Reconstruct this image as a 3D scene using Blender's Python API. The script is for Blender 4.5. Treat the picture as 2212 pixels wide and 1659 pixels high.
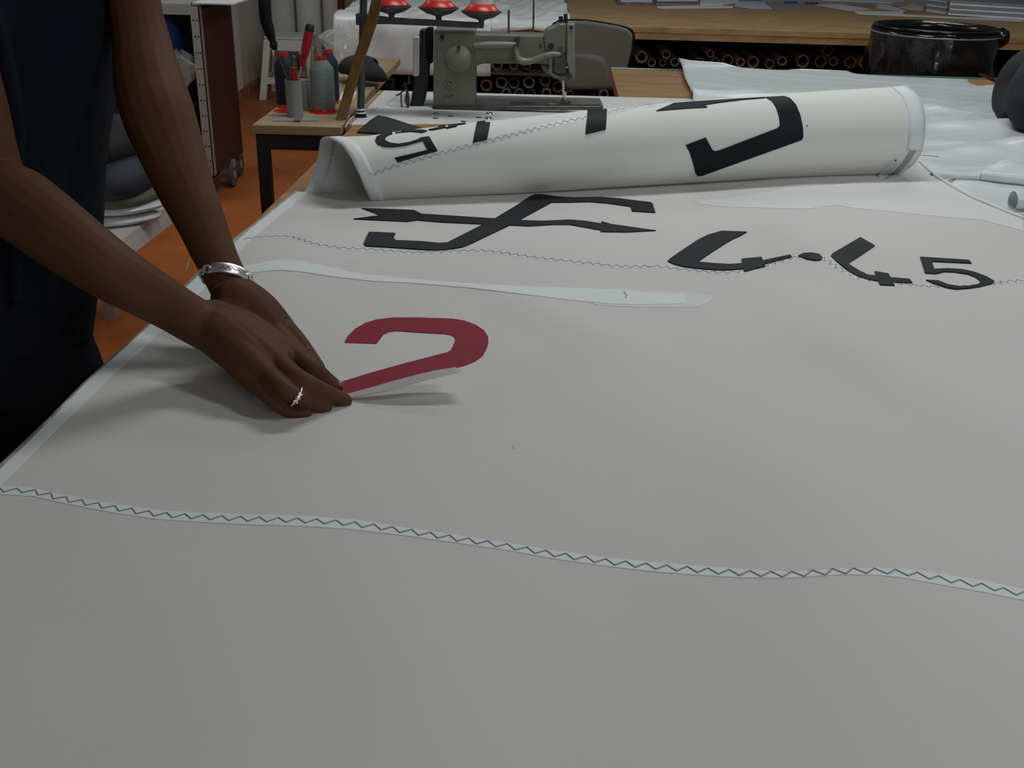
import bpy, bmesh, math, random
from math import sin, cos, pi, radians, sqrt, atan2, exp
from mathutils import Vector, Matrix
from mathutils.bvhtree import BVHTree
from mathutils.geometry import delaunay_2d_cdt
random.seed(7)
for o in list(bpy.data.objects): bpy.data.objects.remove(o)
S = bpy.context.scene; C = S.collection

# ------------------------------------------------------------ camera, world, lights, exposure
W, H_, F = 2212, 1659, 2250.0
TZ = 0.80                                   # height of the work tables
PITCH, ROLL = radians(24.6), 0.028
CP = Vector((0, 0, TZ+.525))
fw = Vector((0, cos(PITCH), -sin(PITCH))); r0 = Vector((1,0,0)); u0 = Vector((0, sin(PITCH), cos(PITCH)))
R_ = r0*cos(ROLL)+u0*sin(ROLL); U_ = -r0*sin(ROLL)+u0*cos(ROLL)
cam = bpy.data.cameras.new('camera'); co = bpy.data.objects.new('camera', cam); C.objects.link(co)
m3 = Matrix((R_, U_, -fw)).transposed(); co.matrix_world = Matrix.Translation(CP) @ m3.to_4x4()
cam.sensor_width = 36; cam.lens = 36*F/W; cam.clip_start = .02; cam.clip_end = 60
S.camera = co
w = bpy.data.worlds.new('world'); S.world = w; w.use_nodes = True
w.node_tree.nodes['Background'].inputs[0].default_value = (.78,.86,1,1); w.node_tree.nodes['Background'].inputs[1].default_value = .05
S.view_settings.view_transform = 'Standard'; S.view_settings.look = 'None'
S.view_settings.gamma = 1; S.view_settings.use_curve_mapping = False; S.view_settings.exposure = 0.0
def area(name, loc, tgt, sx, sy, power, col):
    l = bpy.data.lights.new(name, 'AREA'); l.shape = 'RECTANGLE'; l.size = sx; l.size_y = sy; l.energy = power; l.color = col
    o = bpy.data.objects.new(name, l); C.objects.link(o); o.location = loc
    o.rotation_euler = (Vector(tgt)-Vector(loc)).to_track_quat('-Z','Y').to_euler(); return o
area('tube_or_fill_light', (0.30, 2.6, 2.75), (0.30, 2.45, .8), 1.0, .25, 19.5, (.955,1,.975))
area('tube_or_fill_light', (1.7, 0.5, 2.75), (1.2, .8, .8), .25, 1.2, 15.5, (.98,1,.975))
area('tube_or_fill_light', (1.6, 4.6, 2.75), (1.3, 4.3, .8), 1.3, .3, 17, (.93,1,.97))  # unseen lamp, added to light the background
area('tube_or_fill_light', (1.6, -2.2, 2.25), (.7, 1.6, .8), 1.5, 1.0, 21.0, (.985,.995,.97))  # unseen window-like fill behind the camera, added to brighten the roll's front
area('tube_or_fill_light', (-1.0, 5.0, 2.75), (-1.2, 5.4, 0), 1.3, .3, 12, (1,.99,.95))  # unseen lamp, added to brighten the floor at the left

# ------------------------------------------------------------ pixel -> world
def ray(px, py): return (fw + R_*((px-W/2)/F) + U_*((H_/2-py)/F))
def at(px, py, z=TZ): d = ray(px,py); return CP + d*((z-CP.z)/d.z)
def atY(px, py, y): d = ray(px,py); return CP + d*(y/d.y)
def V(px, py, dep): return CP + ray(px,py)*dep
def Z(pts, f, ox, oy): return [(ox+p[0]/f, oy+p[1]/f) for p in pts]

# ------------------------------------------------------------ materials
MT = {}
def mat(name, col, rough=.6, metal=0, var=.06, scale=12, bump=0, bscale=200, spec=.5, stretch=None, coat=0, trans=0, alpha=1, sheen=0):
    m = bpy.data.materials.new(name); m.use_nodes = True; nt = m.node_tree; b = nt.nodes['Principled BSDF']
    b.inputs['Roughness'].default_value = rough; b.inputs['Metallic'].default_value = metal
    b.inputs['Specular IOR Level'].default_value = spec; b.inputs['Coat Weight'].default_value = coat
    b.inputs['Transmission Weight'].default_value = trans; b.inputs['Alpha'].default_value = alpha
    b.inputs['Sheen Weight'].default_value = sheen
    tc = nt.nodes.new('ShaderNodeTexCoord'); mp = nt.nodes.new('ShaderNodeMapping')
    nt.links.new(tc.outputs['Object'], mp.inputs[0])
    if stretch: mp.inputs['Scale'].default_value = stretch
    n = nt.nodes.new('ShaderNodeTexNoise'); n.inputs['Scale'].default_value = scale; n.inputs['Detail'].default_value = 5
    nt.links.new(mp.outputs[0], n.inputs['Vector'])
    r = nt.nodes.new('ShaderNodeValToRGB'); r.color_ramp.elements[0].position = .3; r.color_ramp.elements[1].position = .7
    c = Vector(col); r.color_ramp.elements[0].color = (*(c*(1-var*1.5)), 1); r.color_ramp.elements[1].color = (*[min(1,x) for x in c*(1+var)], 1)
    nt.links.new(n.outputs['Fac'], r.inputs[0]); nt.links.new(r.outputs[0], b.inputs['Base Color'])
    if bump:
        n2 = nt.nodes.new('ShaderNodeTexNoise'); n2.inputs['Scale'].default_value = bscale; nt.links.new(mp.outputs[0], n2.inputs['Vector'])
        bp = nt.nodes.new('ShaderNodeBump'); bp.inputs['Strength'].default_value = bump; bp.inputs['Distance'].default_value = .002
        nt.links.new(n2.outputs['Fac'], bp.inputs['Height']); nt.links.new(bp.outputs[0], b.inputs['Normal'])
    MT[name] = m; return m
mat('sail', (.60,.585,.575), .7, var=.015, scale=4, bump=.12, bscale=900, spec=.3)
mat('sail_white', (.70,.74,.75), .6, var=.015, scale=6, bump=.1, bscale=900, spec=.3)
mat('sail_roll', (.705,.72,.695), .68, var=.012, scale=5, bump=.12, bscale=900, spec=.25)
mat('sail_soft', (.66,.675,.67), .65, var=.015, scale=6, spec=.3)
mat('sail_clear', (.64,.645,.66), .45, var=.02, scale=8)
mat('hem_grey', (.36,.36,.35), .7, var=.2, scale=300)
mat('vinyl_black', (.006,.008,.012), .6, var=.05, spec=.2)
mat('vinyl_red', (.235,.005,.028), .55, var=.04, spec=.2)
mat('backing', (.47,.42,.43), .55, var=.03)
mat('stitch', (.24,.26,.28), .8); mat('stitch_blue', (.10,.12,.22), .7)
mat('film', (.70,.74,.76), .28, var=.03, scale=5, bump=.15, bscale=14, spec=.5)
mat('film_dark', (.55,.52,.54), .4, var=.05, scale=5)
mat('wood_table', (.33,.165,.055), .5, var=.22, scale=3, stretch=(1.2,9,3), coat=.08, spec=.3)
mat('wood_counter', (.42,.26,.12), .5, var=.22, scale=5, stretch=(1.3,10,3))
mat('plywood', (.36,.25,.13), .55, var=.15, scale=6, stretch=(1,6,4))
mat('ply_edge', (.34,.23,.12), .6, var=.3, scale=6, stretch=(1,1,60))
mat('stick_wood', (.17,.095,.025), .5, var=.25, scale=14, stretch=(6,6,1))
mat('baseboard', (.42,.19,.07), .5, var=.1)
mat('laminate', (.66,.67,.66), .45, var=.05, scale=20)
mat('glass_green', (.25,.55,.42), .08, var=.01, trans=.6)
mat('floor', (.50,.145,.036), .5, var=.18, scale=2.2, spec=.25)
mat('wall', (.60,.57,.50), .8, var=.04); mat('wall_white', (.62,.62,.62), .8, var=.03)
mat('trim_white', (.72,.72,.72), .6, var=.02)
mat('steel_black', (.02,.02,.024), .45, metal=.3)
mat('steel_grey', (.45,.46,.45), .45, metal=.4, var=.08)
mat('grey_paint', (.045,.055,.062), .45, var=.05)
mat('cart_panel', (.075,.022,.016), .6, var=.12, scale=6)
mat('black', (.006,.006,.008), .6); mat('black_gloss', (.006,.006,.007), .16, bump=.9, bscale=22, spec=.7)
mat('black_rubber', (.007,.007,.008), .75, spec=.2); mat('rubber_grey', (.11,.11,.09), .6)
mat('blue_cloth', (.008,.02,.13), .7)
mat('navy_thread', (.003,.005,.030), .7, var=.2, scale=20, stretch=(.2,.2,14))
mat('teal_thread', (.17,.225,.225), .62, var=.18, scale=20, stretch=(.2,.2,14), bump=.3, bscale=60)
mat('white_thread', (.62,.60,.56), .7, var=.08, scale=20, stretch=(.2,.2,14))
mat('plastic_red', (.50,.014,.008), .35, var=.04); mat('handle_red', (.36,.008,.02), .3, var=.05)
mat('plastic_white', (.80,.80,.76), .4, var=.02); mat('pvc', (.20,.21,.20), .5, var=.05)
mat('tin', (.30,.31,.33), .4, metal=.2)
mat('machine', (.125,.135,.11), .38, var=.10, scale=18, spec=.5)
mat('machine_light', (.17,.18,.155), .35, var=.06)
mat('badge', (.16,.135,.075), .5)
mat('iron', (.10,.10,.095), .35, metal=.8, var=.2, scale=60); mat('chrome', (.75,.75,.74), .18, metal=1, var=.02)
mat('silver', (.92,.91,.88), .38, metal=1, var=.03)
mat('chair_fabric', (.16,.15,.13), .85, var=.08, scale=8, bump=.3, bscale=700)
mat('card', (.30,.235,.155), .75, var=.10, scale=30); mat('card_dark', (.13,.10,.07), .8, var=.1)
mat('card_orange', (.34,.16,.08), .7, var=.15, scale=40); mat('card_grey', (.25,.24,.21), .75, var=.08); mat('card_red', (.14,.02,.015), .7)
mat('cloth_dark', (.008,.009,.010), .8, var=.2, scale=7, bump=.3, bscale=60); mat('cloth_charcoal', (.016,.020,.022), .85, var=.12, scale=10, bump=.25, bscale=300)
mat('cloth_olive', (.13,.135,.11), .8, var=.1); mat('navy_fold', (.022,.027,.042), .7, var=.1)
mat('red_strap', (.05,.003,.006), .8, spec=.15)
mat('paper', (.70,.70,.74), .7, var=.03); mat('paper_blue', (.55,.60,.70), .6, var=.03); mat('paper_grey', (.27,.28,.30), .6, var=.03); mat('paper_cream', (.66,.60,.44), .7, var=.03)
mat('cover_violet', (.16,.14,.22), .45, var=.3, scale=30); mat('pen_blue', (.02,.06,.35), .35)
mat('clear_bag', (.75,.78,.80), .12, var=.02, alpha=.24, bump=.8, bscale=40, spec=.8)
mat('skin', (.098,.043,.023), .58, var=.07, scale=22, bump=.10, bscale=260, spec=.10)
mat('nail', (.15,.07,.042), .3, var=.02)
mat('shirt', (.006,.009,.016), .9, var=.2, scale=9, bump=.25, bscale=400, spec=.15)
mat('jeans', (.004,.006,.010), .9, var=.25, scale=26, bump=.3, bscale=500, spec=.12)
mat('hair', (.012,.008,.006), .5, var=.2, scale=40, stretch=(1,1,12))
mat('eye_white', (.7,.7,.68), .2); mat('iris', (.03,.015,.01), .2); mat('lip', (.22,.07,.05), .5)
mat('yellow', (.55,.55,.05), .6); mat('ink', (.05,.05,.06), .7)

# ------------------------------------------------------------ object helpers
def tag(o, label=None, cat=None, group=None, kind=None):
    if label: o['label'] = label
    if cat: o['category'] = cat
    if group: o['group'] = group
    if kind: o['kind'] = kind
    return o
def root(name, loc, label=None, cat=None, group=None, kind=None):
    o = bpy.data.objects.new(name, None); C.objects.link(o); o.location = loc; o.empty_display_size = .05
    return tag(o, label, cat, group, kind)
def wloc(o):
    v = Vector((0,0,0))
    while o: v += o.location; o = o.parent
    return v
class MB:
    def __init__(s): s.v = []; s.f = []
    def add(s, vs, fs):
        n = len(s.v); s.v += [Vector(x) for x in vs]; s.f += [tuple(i+n for i in f) for f in fs]; return s
    def box(s, a, b, rz=0, piv=None):
        x0,y0,z0 = a; x1,y1,z1 = b
        vs = [Vector(p) for p in ((x0,y0,z0),(x1,y0,z0),(x1,y1,z0),(x0,y1,z0),(x0,y0,z1),(x1,y0,z1),(x1,y1,z1),(x0,y1,z1))]
        if rz:
            c = Vector(piv) if piv else Vector(((x0+x1)/2,(y0+y1)/2,0)); M = Matrix.Rotation(rz,3,'Z'); vs = [M@(v-c)+c for v in vs]
        return s.add(vs, [(0,3,2,1),(4,5,6,7),(0,1,5,4),(1,2,6,5),(2,3,7,6),(3,0,4,7)])
    def prism(s, poly, vec):                       # 3D polygon extruded by vec
        vec = Vector(vec); n = len(poly); a = [Vector(p) for p in poly]
        nn = Vector((0,0,0))
        for i in range(n): nn += a[i].cross(a[(i+1)%n])
        if nn.dot(vec) > 0: a.reverse()
        return s.add(a+[p+vec for p in a], [tuple(range(n)), tuple(range(2*n-1,n-1,-1))]+[(i,i+n,(i+1)%n+n,(i+1)%n) for i in range(n)])
    def lathe(s, c, prof, axis=(0,0,1), seg=28, cap=True):     # prof: [(r, h)]
        ax = Vector(axis).normalized(); q = ax.to_track_quat('Z','Y'); c = Vector(c); vs = []; fs = []
        for r,h in prof:
            for k in range(seg):
                a = 2*pi*k/seg; vs.append(c+q@Vector((r*cos(a), r*sin(a), h)))
        for i in range(len(prof)-1):
            for k in range(seg):
                k2 = (k+1)%seg; fs.append((i*seg+k, i*seg+k2, (i+1)*seg+k2, (i+1)*seg+k))
        if cap: fs.append(tuple(range(seg-1,-1,-1))); m = (len(prof)-1)*seg; fs.append(tuple(range(m,m+seg)))
        return s.add(vs, fs)
    def cyl(s, a, b, r, r2=None, seg=18):
        a = Vector(a); b = Vector(b); return s.lathe(a, [(r,0),(r if r2 is None else r2,(b-a).length)], b-a, seg)
    def tube(s, pts, rad, seg=12, res=1, flat=1, up=(0,0,1), closed=False):
        pts = [Vector(p) for p in pts]; n0 = len(pts)
        rad = list(rad) if hasattr(rad,'__len__') else [rad]*n0
        if res > 1: pts, rad = spline(pts, rad, res)
        n = len(pts); vs = []; fs = []; prev = Vector(up)
        for i in range(n):
            t = (pts[min(i+1,n-1)]-pts[max(i-1,0)]); t = t.normalized() if t.length > 1e-9 else Vector((1,0,0))
            side = t.cross(prev)
            if side.length < 1e-4: side = t.cross(Vector((1,0,0)))
            side.normalize(); upv = side.cross(t).normalized(); prev = upv
            for k in range(seg):
                a = 2*pi*k/seg; vs.append(pts[i]+side*(cos(a)*rad[i])+upv*(sin(a)*rad[i]*flat))
        for i in range(n-1):
            for k in range(seg):
                k2 = (k+1)%seg; fs.append((i*seg+k,(i+1)*seg+k,(i+1)*seg+k2,i*seg+k2))
        fs.append(tuple(range(seg))); fs.append(tuple(range(n*seg-1,(n-1)*seg-1,-1)))
        return s.add(vs, fs)
    def ball(s, c, r, seg=20, rings=12, rot=None):
        c = Vector(c); r = Vector(r) if hasattr(r,'__len__') else Vector((r,r,r)); vs = []; fs = []
        for i in range(rings+1):
            t = pi*i/rings
            for k in range(seg):
                a = 2*pi*k/seg; p = Vector((r.x*sin(t)*cos(a), r.y*sin(t)*sin(a), -r.z*cos(t)))
                vs.append(c+(rot@p if rot else p))
        for i in range(rings):
            for k in range(seg):
                k2 = (k+1)%seg; fs.append((i*seg+k,i*seg+k2,(i+1)*seg+k2,(i+1)*seg+k))
        return s.add(vs, fs)
    def torus(s, c, R, r, axis=(0,0,1), seg=28, s2=8, sx=1, xdir=None):
        ax = Vector(axis).normalized(); q = ax.to_track_quat('Z','Y'); c = Vector(c)
        if xdir is not None:
            X = Vector(xdir).normalized(); Y = ax.cross(X).normalized(); q = Matrix((X,Y,ax)).transposed().to_quaternion()
        vs = []; fs = []
        for i in range(seg):
            a = 2*pi*i/seg
            for k in range(s2):
                b = 2*pi*k/s2; vs.append(c+q@Vector(((R+r*cos(b))*cos(a)*sx,(R+r*cos(b))*sin(a), r*sin(b))))
        for i in range(seg):
            for k in range(s2):
                i2=(i+1)%seg; k2=(k+1)%s2; fs.append((i*s2+k,i2*s2+k,i2*s2+k2,i*s2+k2))
        return s.add(vs, fs)
    def grid(s, fn, nu, nv):
        vs = [fn(i/nu, j/nv) for j in range(nv+1) for i in range(nu+1)]
        return s.add(vs, [(j*(nu+1)+i, j*(nu+1)+i+1, (j+1)*(nu+1)+i+1, (j+1)*(nu+1)+i) for j in range(nv) for i in range(nu)])
    def build(s, name, m, parent=None, smooth=False, bevel=0, thick=0, sub=0, local=False):
        if parent: org = Vector((0,0,0)) if local else wloc(parent)
        elif local: org = Vector((0,0,0))
        else:
            xs = [v.x for v in s.v]; ys = [v.y for v in s.v]; org = Vector(((min(xs)+max(xs))/2,(min(ys)+max(ys))/2,min(v.z for v in s.v)))
        me = bpy.data.meshes.new(name); me.from_pydata([v-org for v in s.v], [], s.f); me.update()
        b = bmesh.new(); b.from_mesh(me); bmesh.ops.remove_doubles(b, verts=b.verts, dist=1e-6)
        if not thick: bmesh.ops.recalc_face_normals(b, faces=b.faces)
        b.to_mesh(me); b.free()
        o = bpy.data.objects.new(name, me); C.objects.link(o)
        if parent: o.parent = parent
        else: o.location = org
        me.materials.append(MT[m] if isinstance(m,str) else m)
        if thick: md = o.modifiers.new('thick','SOLIDIFY'); md.thickness = thick; md.offset = 0
        if bevel: md = o.modifiers.new('bevel','BEVEL'); md.width = bevel; md.segments = 2; md.limit_method = 'ANGLE'
        if sub: md = o.modifiers.new('sub','SUBSURF'); md.levels = sub; md.render_levels = sub
        if smooth: smooth_me(me)
        return o
def smooth_me(me, ang=50):
    me.polygons.foreach_set('use_smooth', [True]*len(me.polygons))
    b = bmesh.new(); b.from_mesh(me)
    for e in b.edges:
        if len(e.link_faces) == 2 and e.calc_face_angle(0) > radians(ang): e.smooth = False
    b.to_mesh(me); b.free()
def spline(pts, rad, res):
    P = []; Q = []; n = len(pts)
    for i in range(n-1):
        p0,p1,p2,p3 = pts[max(i-1,0)],pts[i],pts[i+1],pts[min(i+2,n-1)]
        q0,q1,q2,q3 = rad[max(i-1,0)],rad[i],rad[i+1],rad[min(i+2,n-1)]
        for k in range(res):
            t = k/res; t2=t*t; t3=t2*t
            c = (-.5*t3+t2-.5*t, 1.5*t3-2.5*t2+1, -1.5*t3+2*t2+.5*t, .5*t3-.5*t2)
            P.append(p0*c[0]+p1*c[1]+p2*c[2]+p3*c[3]); Q.append(max(1e-4, q0*c[0]+q1*c[1]+q2*c[2]+q3*c[3]))
    P.append(pts[-1]); Q.append(rad[-1]); return P, Q
def struct(o): o['kind'] = 'structure'; return o
def copytree(o, parent=None):
    c = o.copy(); C.objects.link(c)
    if parent: c.parent = parent
    for ch in [x for x in list(C.objects) if x.parent == o]: copytree(ch, c)
    return c
def nz(x, y, s=0): return sin(x*1.7+s)*cos(y*2.3-s*1.3)+.5*sin(x*3.9-y*2.1+s*2)+.25*sin(x*8.3+y*6.7+s)

# ------------------------------------------------------------ setting
struct(MB().box((-2.0,-1.2,-.05),(5,9.2,0)).build('floor','floor'))
wl = struct(MB().box((-2.1,-1.2,0),(-2.0,9.2,3)).build('wall_left','wall'))
struct(MB().box((-2.1,9.2,0),(5,9.3,3)).build('wall_back','wall_white'))
struct(MB().box((-2.0,5.6,0),(-1.985,9.2,.10)).build('baseboard_left','baseboard'))
struct(MB().box((-1.985,9.185,0),(1,9.2,.10)).build('baseboard_back','baseboard'))
p = at(503,240,0)
struct(MB().box((-2.0,7.45,.1),(-1.975,7.62,2.6)).build('trim_1','trim_white',bevel=.003))

# ------------------------------------------------------------ main work table
def xL(y): return -.512+.045*(y-.94)
mt_r = root('work_table', (.6,1.2,0), 'long wooden work table carrying the white sail', 'table')
YB0, YB1 = at(760,270).y, at(1500,262).y
topo = [(xL(0),-.05,TZ-.035),(2.0,-.05,TZ-.035),(2.0,YB1-.06,TZ-.035),(at(1500,262).x,YB1,TZ-.035),(xL(YB0)-.0,YB0,TZ-.035)]
MB().prism(topo,(0,0,.035)).build('tabletop','wood_table',mt_r,bevel=.003)
for x,y in ((-.40,.05),(1.9,.05),(-.36,2.2),(1.9,2.2)): MB().box((x-.035,y-.035,0),(x+.035,y+.035,TZ-.035)).build('leg','plywood',mt_r,bevel=.003)
MB().box((-.40,.03,TZ-.13),(1.9,.06,TZ-.035)).build('apron','plywood',mt_r)
MB().box((-.36,2.2,TZ-.13),(1.9,2.23,TZ-.035)).build('apron','plywood',mt_r)

# ------------------------------------------------------------ the sail
BUMPS = []
def bump(px, py, amp, sx, sy, rot=0): c = at(px,py); BUMPS.append((c.x,c.y,amp,sx,sy,cos(rot),sin(rot)))
bump(720,1130,.008,.11,.20); bump(1900,1245,.012,.10,.17,.3); bump(60,1060,.004,.09,.10)
bump(1745,560,.020,.055,.13); bump(1890,780,.014,.055,.24,.35); bump(1480,560,-.002,.08,.2)
bump(600,560,.014,.08,.09); bump(950,700,.002,.15,.1); bump(1200,700,.008,.04,.13,.7); bump(1340,480,.005,.07,.05)
bump(2080,720,.010,.06,.25,.3); bump(1500,1000,.006,.10,.3,.5); bump(1150,870,.005,.05,.15,-.8)
def Hs(x, y):
    z = .004
    for cx,cy,a,sx,sy,c,s in BUMPS:
        dx = x-cx; dy = y-cy; u = dx*c+dy*s; v = -dx*s+dy*c
        e = (u/sx)**2+(v/sy)**2
        if e < 14: z += a*exp(-e/2)
    z += .0010*(nz(x*5, y*4, 1)+1.3)
    t = min(1,max(0,(y-1.62)/.3))*min(1,max(0,(x-.15)/.5)); z += .012*t*t*(3-2*t)
    return TZ+max(z,.0015)
# roll at the far side: profile angle runs from the back bottom, up over the top and down the front
def lerp(a,b,t): return a+(b-a)*t
fa, fm, fb = at(806,437,TZ), at(1400,404,TZ), at(1915,388,TZ)
def rollR(x):
    t = (x-fa.x)/(fb.x-fa.x); return lerp(.060,.0925,min(1.1,t**.75 if t>0 else 0))
def rollF(x):     # y of the front foot
    t = (x-fa.x)/(fb.x-fa.x); ym = fm.y-lerp(fa.y,fb.y,(fm.x-fa.x)/(fb.x-fa.x))
    return lerp(fa.y,fb.y,t)+ym*4*t*(1-t)*.9
PH = [(-90,0),(-40,.05),(0,.12),(45,.25),(90,.42),(135,.62),(180,.82),(225,1.0),(262,1.06)]
_old = [(-90,at(663,395).x),(0,at(688,318).x-.0),(60,-.435),(100,-.405),(140,-.365),(180,-.325),(225,-.288),(262,-.275),(460,-.29)]
_old2 = [(-90,.875),(0,.885),(90,.86),(130,.882),(165,.892),(200,.872),(235,.84),(262,.815),(460,.84)]
def tab(T, a):
    for (a0,v0),(a1,v1) in zip(T,T[1:]):
        if a <= a1: t = max(0,(a-a0)/(a1-a0)); return lerp(v0,v1,t)
    return T[-1][1]
zoff = .008
def proj(p):
    d = p-CP; k = d.dot(fw); return (W/2+F*d.dot(R_)/k, H_/2-F*d.dot(U_)/k)
xl_px = [(-90,655),(-40,673),(0,686),(40,692),(70,700),(90,712),(120,738),(150,760),(180,778),(215,793),(245,802),(262,806)]
xr_px = [(-90,1935),(0,1950),(50,1945),(80,1958),(100,1968),(120,1986),(145,1997),(170,1998),(195,1991),(215,1974),(235,1947),(262,1910)]
def rollpt(s, phi):
    return _rollpt(lerp(tab(xl_tab,phi), tab(xr_tab,phi), s), s, phi)
def _rollpt(x, s, phi):
    r = rollR(x); rr = r
    if phi > 262: rr = r*(1-.22*min(1,(phi-262)/90))
    r += .002; rr = r if phi <= 262 else rr; yc = rollF(x)+r*RYC-.010-.018*min(1,s*4); zc = TZ+r*.97+zoff*(.2+.8*s)
    if phi > 262: zc -= (r-rr)*.75
    a = radians(phi)
    rr *= 1+.02*sin(3*a+s*5)
    kb = 1+.95*max(0,1-s*1.6)
    if phi < 0:
        t_ = -phi/90; y = yc+rr*kb*(1-.35*t_**3); z = zc-(zc-TZ-.0025)*sin(t_*pi/2)
    else:
        cc = cos(a); y = yc+rr*(cc*(1+(kb-1)*cc*cc) if cc > 0 else cc)*.98; z = zc+rr*sin(a)
    x2 = x-.10*(y-yc)
    return Vector((x2, y, max(z, TZ+.0025+(.011*s if phi>0 else .0))))
RYC = .50
def solve(T, s):
    out = []
    for a,px in T:
        lo_,hi_ = -.8,1.3
        for _ in range(30):
            m_ = (lo_+hi_)/2
            if proj(_rollpt(m_,s,a))[0] < px: lo_ = m_
            else: hi_ = m_
        out.append((a,m_))
    return out
xl_tab = solve(xl_px,0)+[(460,0)]; xl_tab[-1] = (460,xl_tab[-2][1]-.01)
xr_tab = solve(xr_px,1)+[(460,0)]; xr_tab[-1] = (460,xr_tab[-2][1]+.01)
NS = 90; phis = [-90+ i*6 for i in range(int((262+90)/6)+1)] + [270+ i*8 for i in range(22)]
roll = MB().grid(lambda i,j: rollpt(i, phis[round(j*(len(phis)-1))]), NS, len(phis)-1)
# flat part: outline in the plane
hem_px = [(0,1010),(60,952),(110,902),(180,828),(250,765),(322,700),(370,650),(415,603),(470,555),(520,508),(560,475),(603,440),(640,412)]
left_out = [Vector((-.53,.1)), Vector((-.532,.7))]+[Vector(at(*p,TZ+.005)[:2]) for p in hem_px]
rb_px = [(1990,348),(2022,378),(2060,402),(2100,424),(2140,441),(2180,458),(2212,470)]
right_out = [Vector(at(*p,TZ+.018)[:2]) for p in rb_px]
right_out += [Vector((1.25,right_out[-1].y-.15)), Vector((1.6,right_out[-1].y-.3)), Vector((1.6,.1))]
back = [rollpt(i/NS,-90).xy for i in range(NS+1)]
outline = left_out+back+right_out
def cdt_fill(outline, step, zf):
    pts = []
    n = len(outline)
    for i in range(n):
        a = outline[i]; b = outline[(i+1)%n]; k = max(1, int((b-a).length/step))
        pts += [a.lerp(b,j/k) for j in range(k)]
    nb = len(pts)
    x0=min(p.x for p in pts); x1=max(p.x for p in pts); y0=min(p.y for p in pts); y1=max(p.y for p in pts)
    def inside(p):
        c = False; j = nb-1
        for i in range(nb):
            a = pts[i]; b = pts[j]
            if (a.y>p.y)!=(b.y>p.y) and p.x < (b.x-a.x)*(p.y-a.y)/(b.y-a.y)+a.x: c = not c
            j = i
        return c
    bb = pts[:nb]; extra = []
    ny = int((y1-y0)/step)+1; nx = int((x1-x0)/step)+1
    cell = {}
    for q in bb: cell.setdefault((int(q.x//step),int(q.y//step)),[]).append(q)
    for j in range(ny):
        for i in range(nx):
            p = Vector((x0+(i+.5*(j%2))*step, y0+j*step*1.0))
            if not inside(p): continue
            ci,cj = int(p.x//step),int(p.y//step)
            if any((q-p).length < step*.45 for a in (-1,0,1) for b in (-1,0,1) for q in cell.get((ci+a,cj+b),())): continue
            extra.append(p)
    allp = pts+extra
    v,e,f,_,_,_ = delaunay_2d_cdt(allp, [(i,(i+1)%nb) for i in range(nb)], [], 1, 1e-7)
    return v, f
sv, sf = cdt_fill(outline, .022, None)
cloth = MB()
def flatz(p):
    # meets the roll near its back line
    return Hs(p.x,p.y)
cloth.add([Vector((p.x,p.y,Hs(p.x,p.y))) for p in sv], [tuple(f) for f in sf])
# smooth transition along the back line
bset = {(round(b.x,5),round(b.y,5)) for b in back}
for v in cloth.v:
    if (round(v.x,5),round(v.y,5)) in bset: v.z = TZ+.0025
NFLAT = len(cloth.f)
cloth.add(roll.v, roll.f)
sail = root('sail', (.3,1.2,TZ), 'large white dinghy sail spread over the work table with its far side rolled over', 'sail')
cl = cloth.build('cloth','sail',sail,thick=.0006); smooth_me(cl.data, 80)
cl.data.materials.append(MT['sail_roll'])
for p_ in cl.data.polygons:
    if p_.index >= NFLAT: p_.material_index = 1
bvh = BVHTree.FromPolygons([v[:] for v in cloth.v], cloth.f)
flatbvh = BVHTree.FromPolygons([Vector((p.x,p.y,Hs(p.x,p.y)))[:] for p in sv], [tuple(f) for f in sf])
def onsail(px, py, off=.0008, tree=None):
    d = ray(px,py).normalized(); h, n, i, dist = (tree or bvh).ray_cast(CP, d)
    if h is None: return None, None
    if n.dot(d) > 0: n = -n
    return h+n*off, n
def decal(name, poly, m, parent=sail, off=.0010, step=9, tree=None, label=None):
    if m == 'vinyl_black' and tree is None: off = .0024
    v, f = cdt_fill([Vector(p) for p in poly], step, None)
    P = [onsail(p.x,p.y,off,tree) for p in v]
    ok = [a is not None for a,_ in P]
    b = MB(); idx = {}
    for i,(a,n) in enumerate(P):
        if a is not None: idx[i] = len(b.v); b.v.append(a)
    faces = []
    for q in f:
        if all(ok[i] for i in q):
            ps = [b.v[idx[i]] for i in q]
            if max((ps[k]-ps[k-1]).length for k in range(3)) > .12: continue
            faces.append(tuple(idx[i] for i in q))
    ec = {}
    for q in faces:
        for k in range(len(q)): e = (q[k],q[(k+1)%len(q)]); ec[tuple(sorted(e))] = ec.get(tuple(sorted(e)),[])+[e]
    nrm = {idx[i]:n for i,(a,n) in enumerate(P) if a is not None}
    low = {}
    for k,es in ec.items():
        if len(es) == 1:
            for i in es[0]:
                if i not in low: low[i] = len(b.v); b.v.append(b.v[i]-nrm[i]*(off-.0002))
            i,j = es[0]; faces.append((j,i,low[i],low[j]))
    b.f = faces
    o = b.build(name, m, parent)
    # face normals toward camera
    if label: o['label'] = label
    smooth_me(o.data, 40)
    return o
def strip_px(up, lo): return up+lo[::-1]
z5 = lambda L: Z(L,2.3284,500,400); z6 = lambda L: Z(L,2.7241,1400,440); z7 = lambda L: Z(L,3.16,680,170); z8 = lambda L: Z(L,3.16,1380,170); z2 = lambda L: Z(L,3.16,400,560)
# hem tape along the left edge
hi = [(28,1022),(90,960),(143,908),(215,838),(290,768),(355,712),(400,665),(444,620),(500,560),(545,515),(590,478),(628,448),(668,415)]
decal('hem_tape', [(-90,1085),(-60,1062)]+[(x+3,y+3) for x,y in hem_px]+hi[::-1]+[(-30,1078),(-60,1100)], 'sail_white', step=14, tree=flatbvh, label='bright white hem tape')
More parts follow.
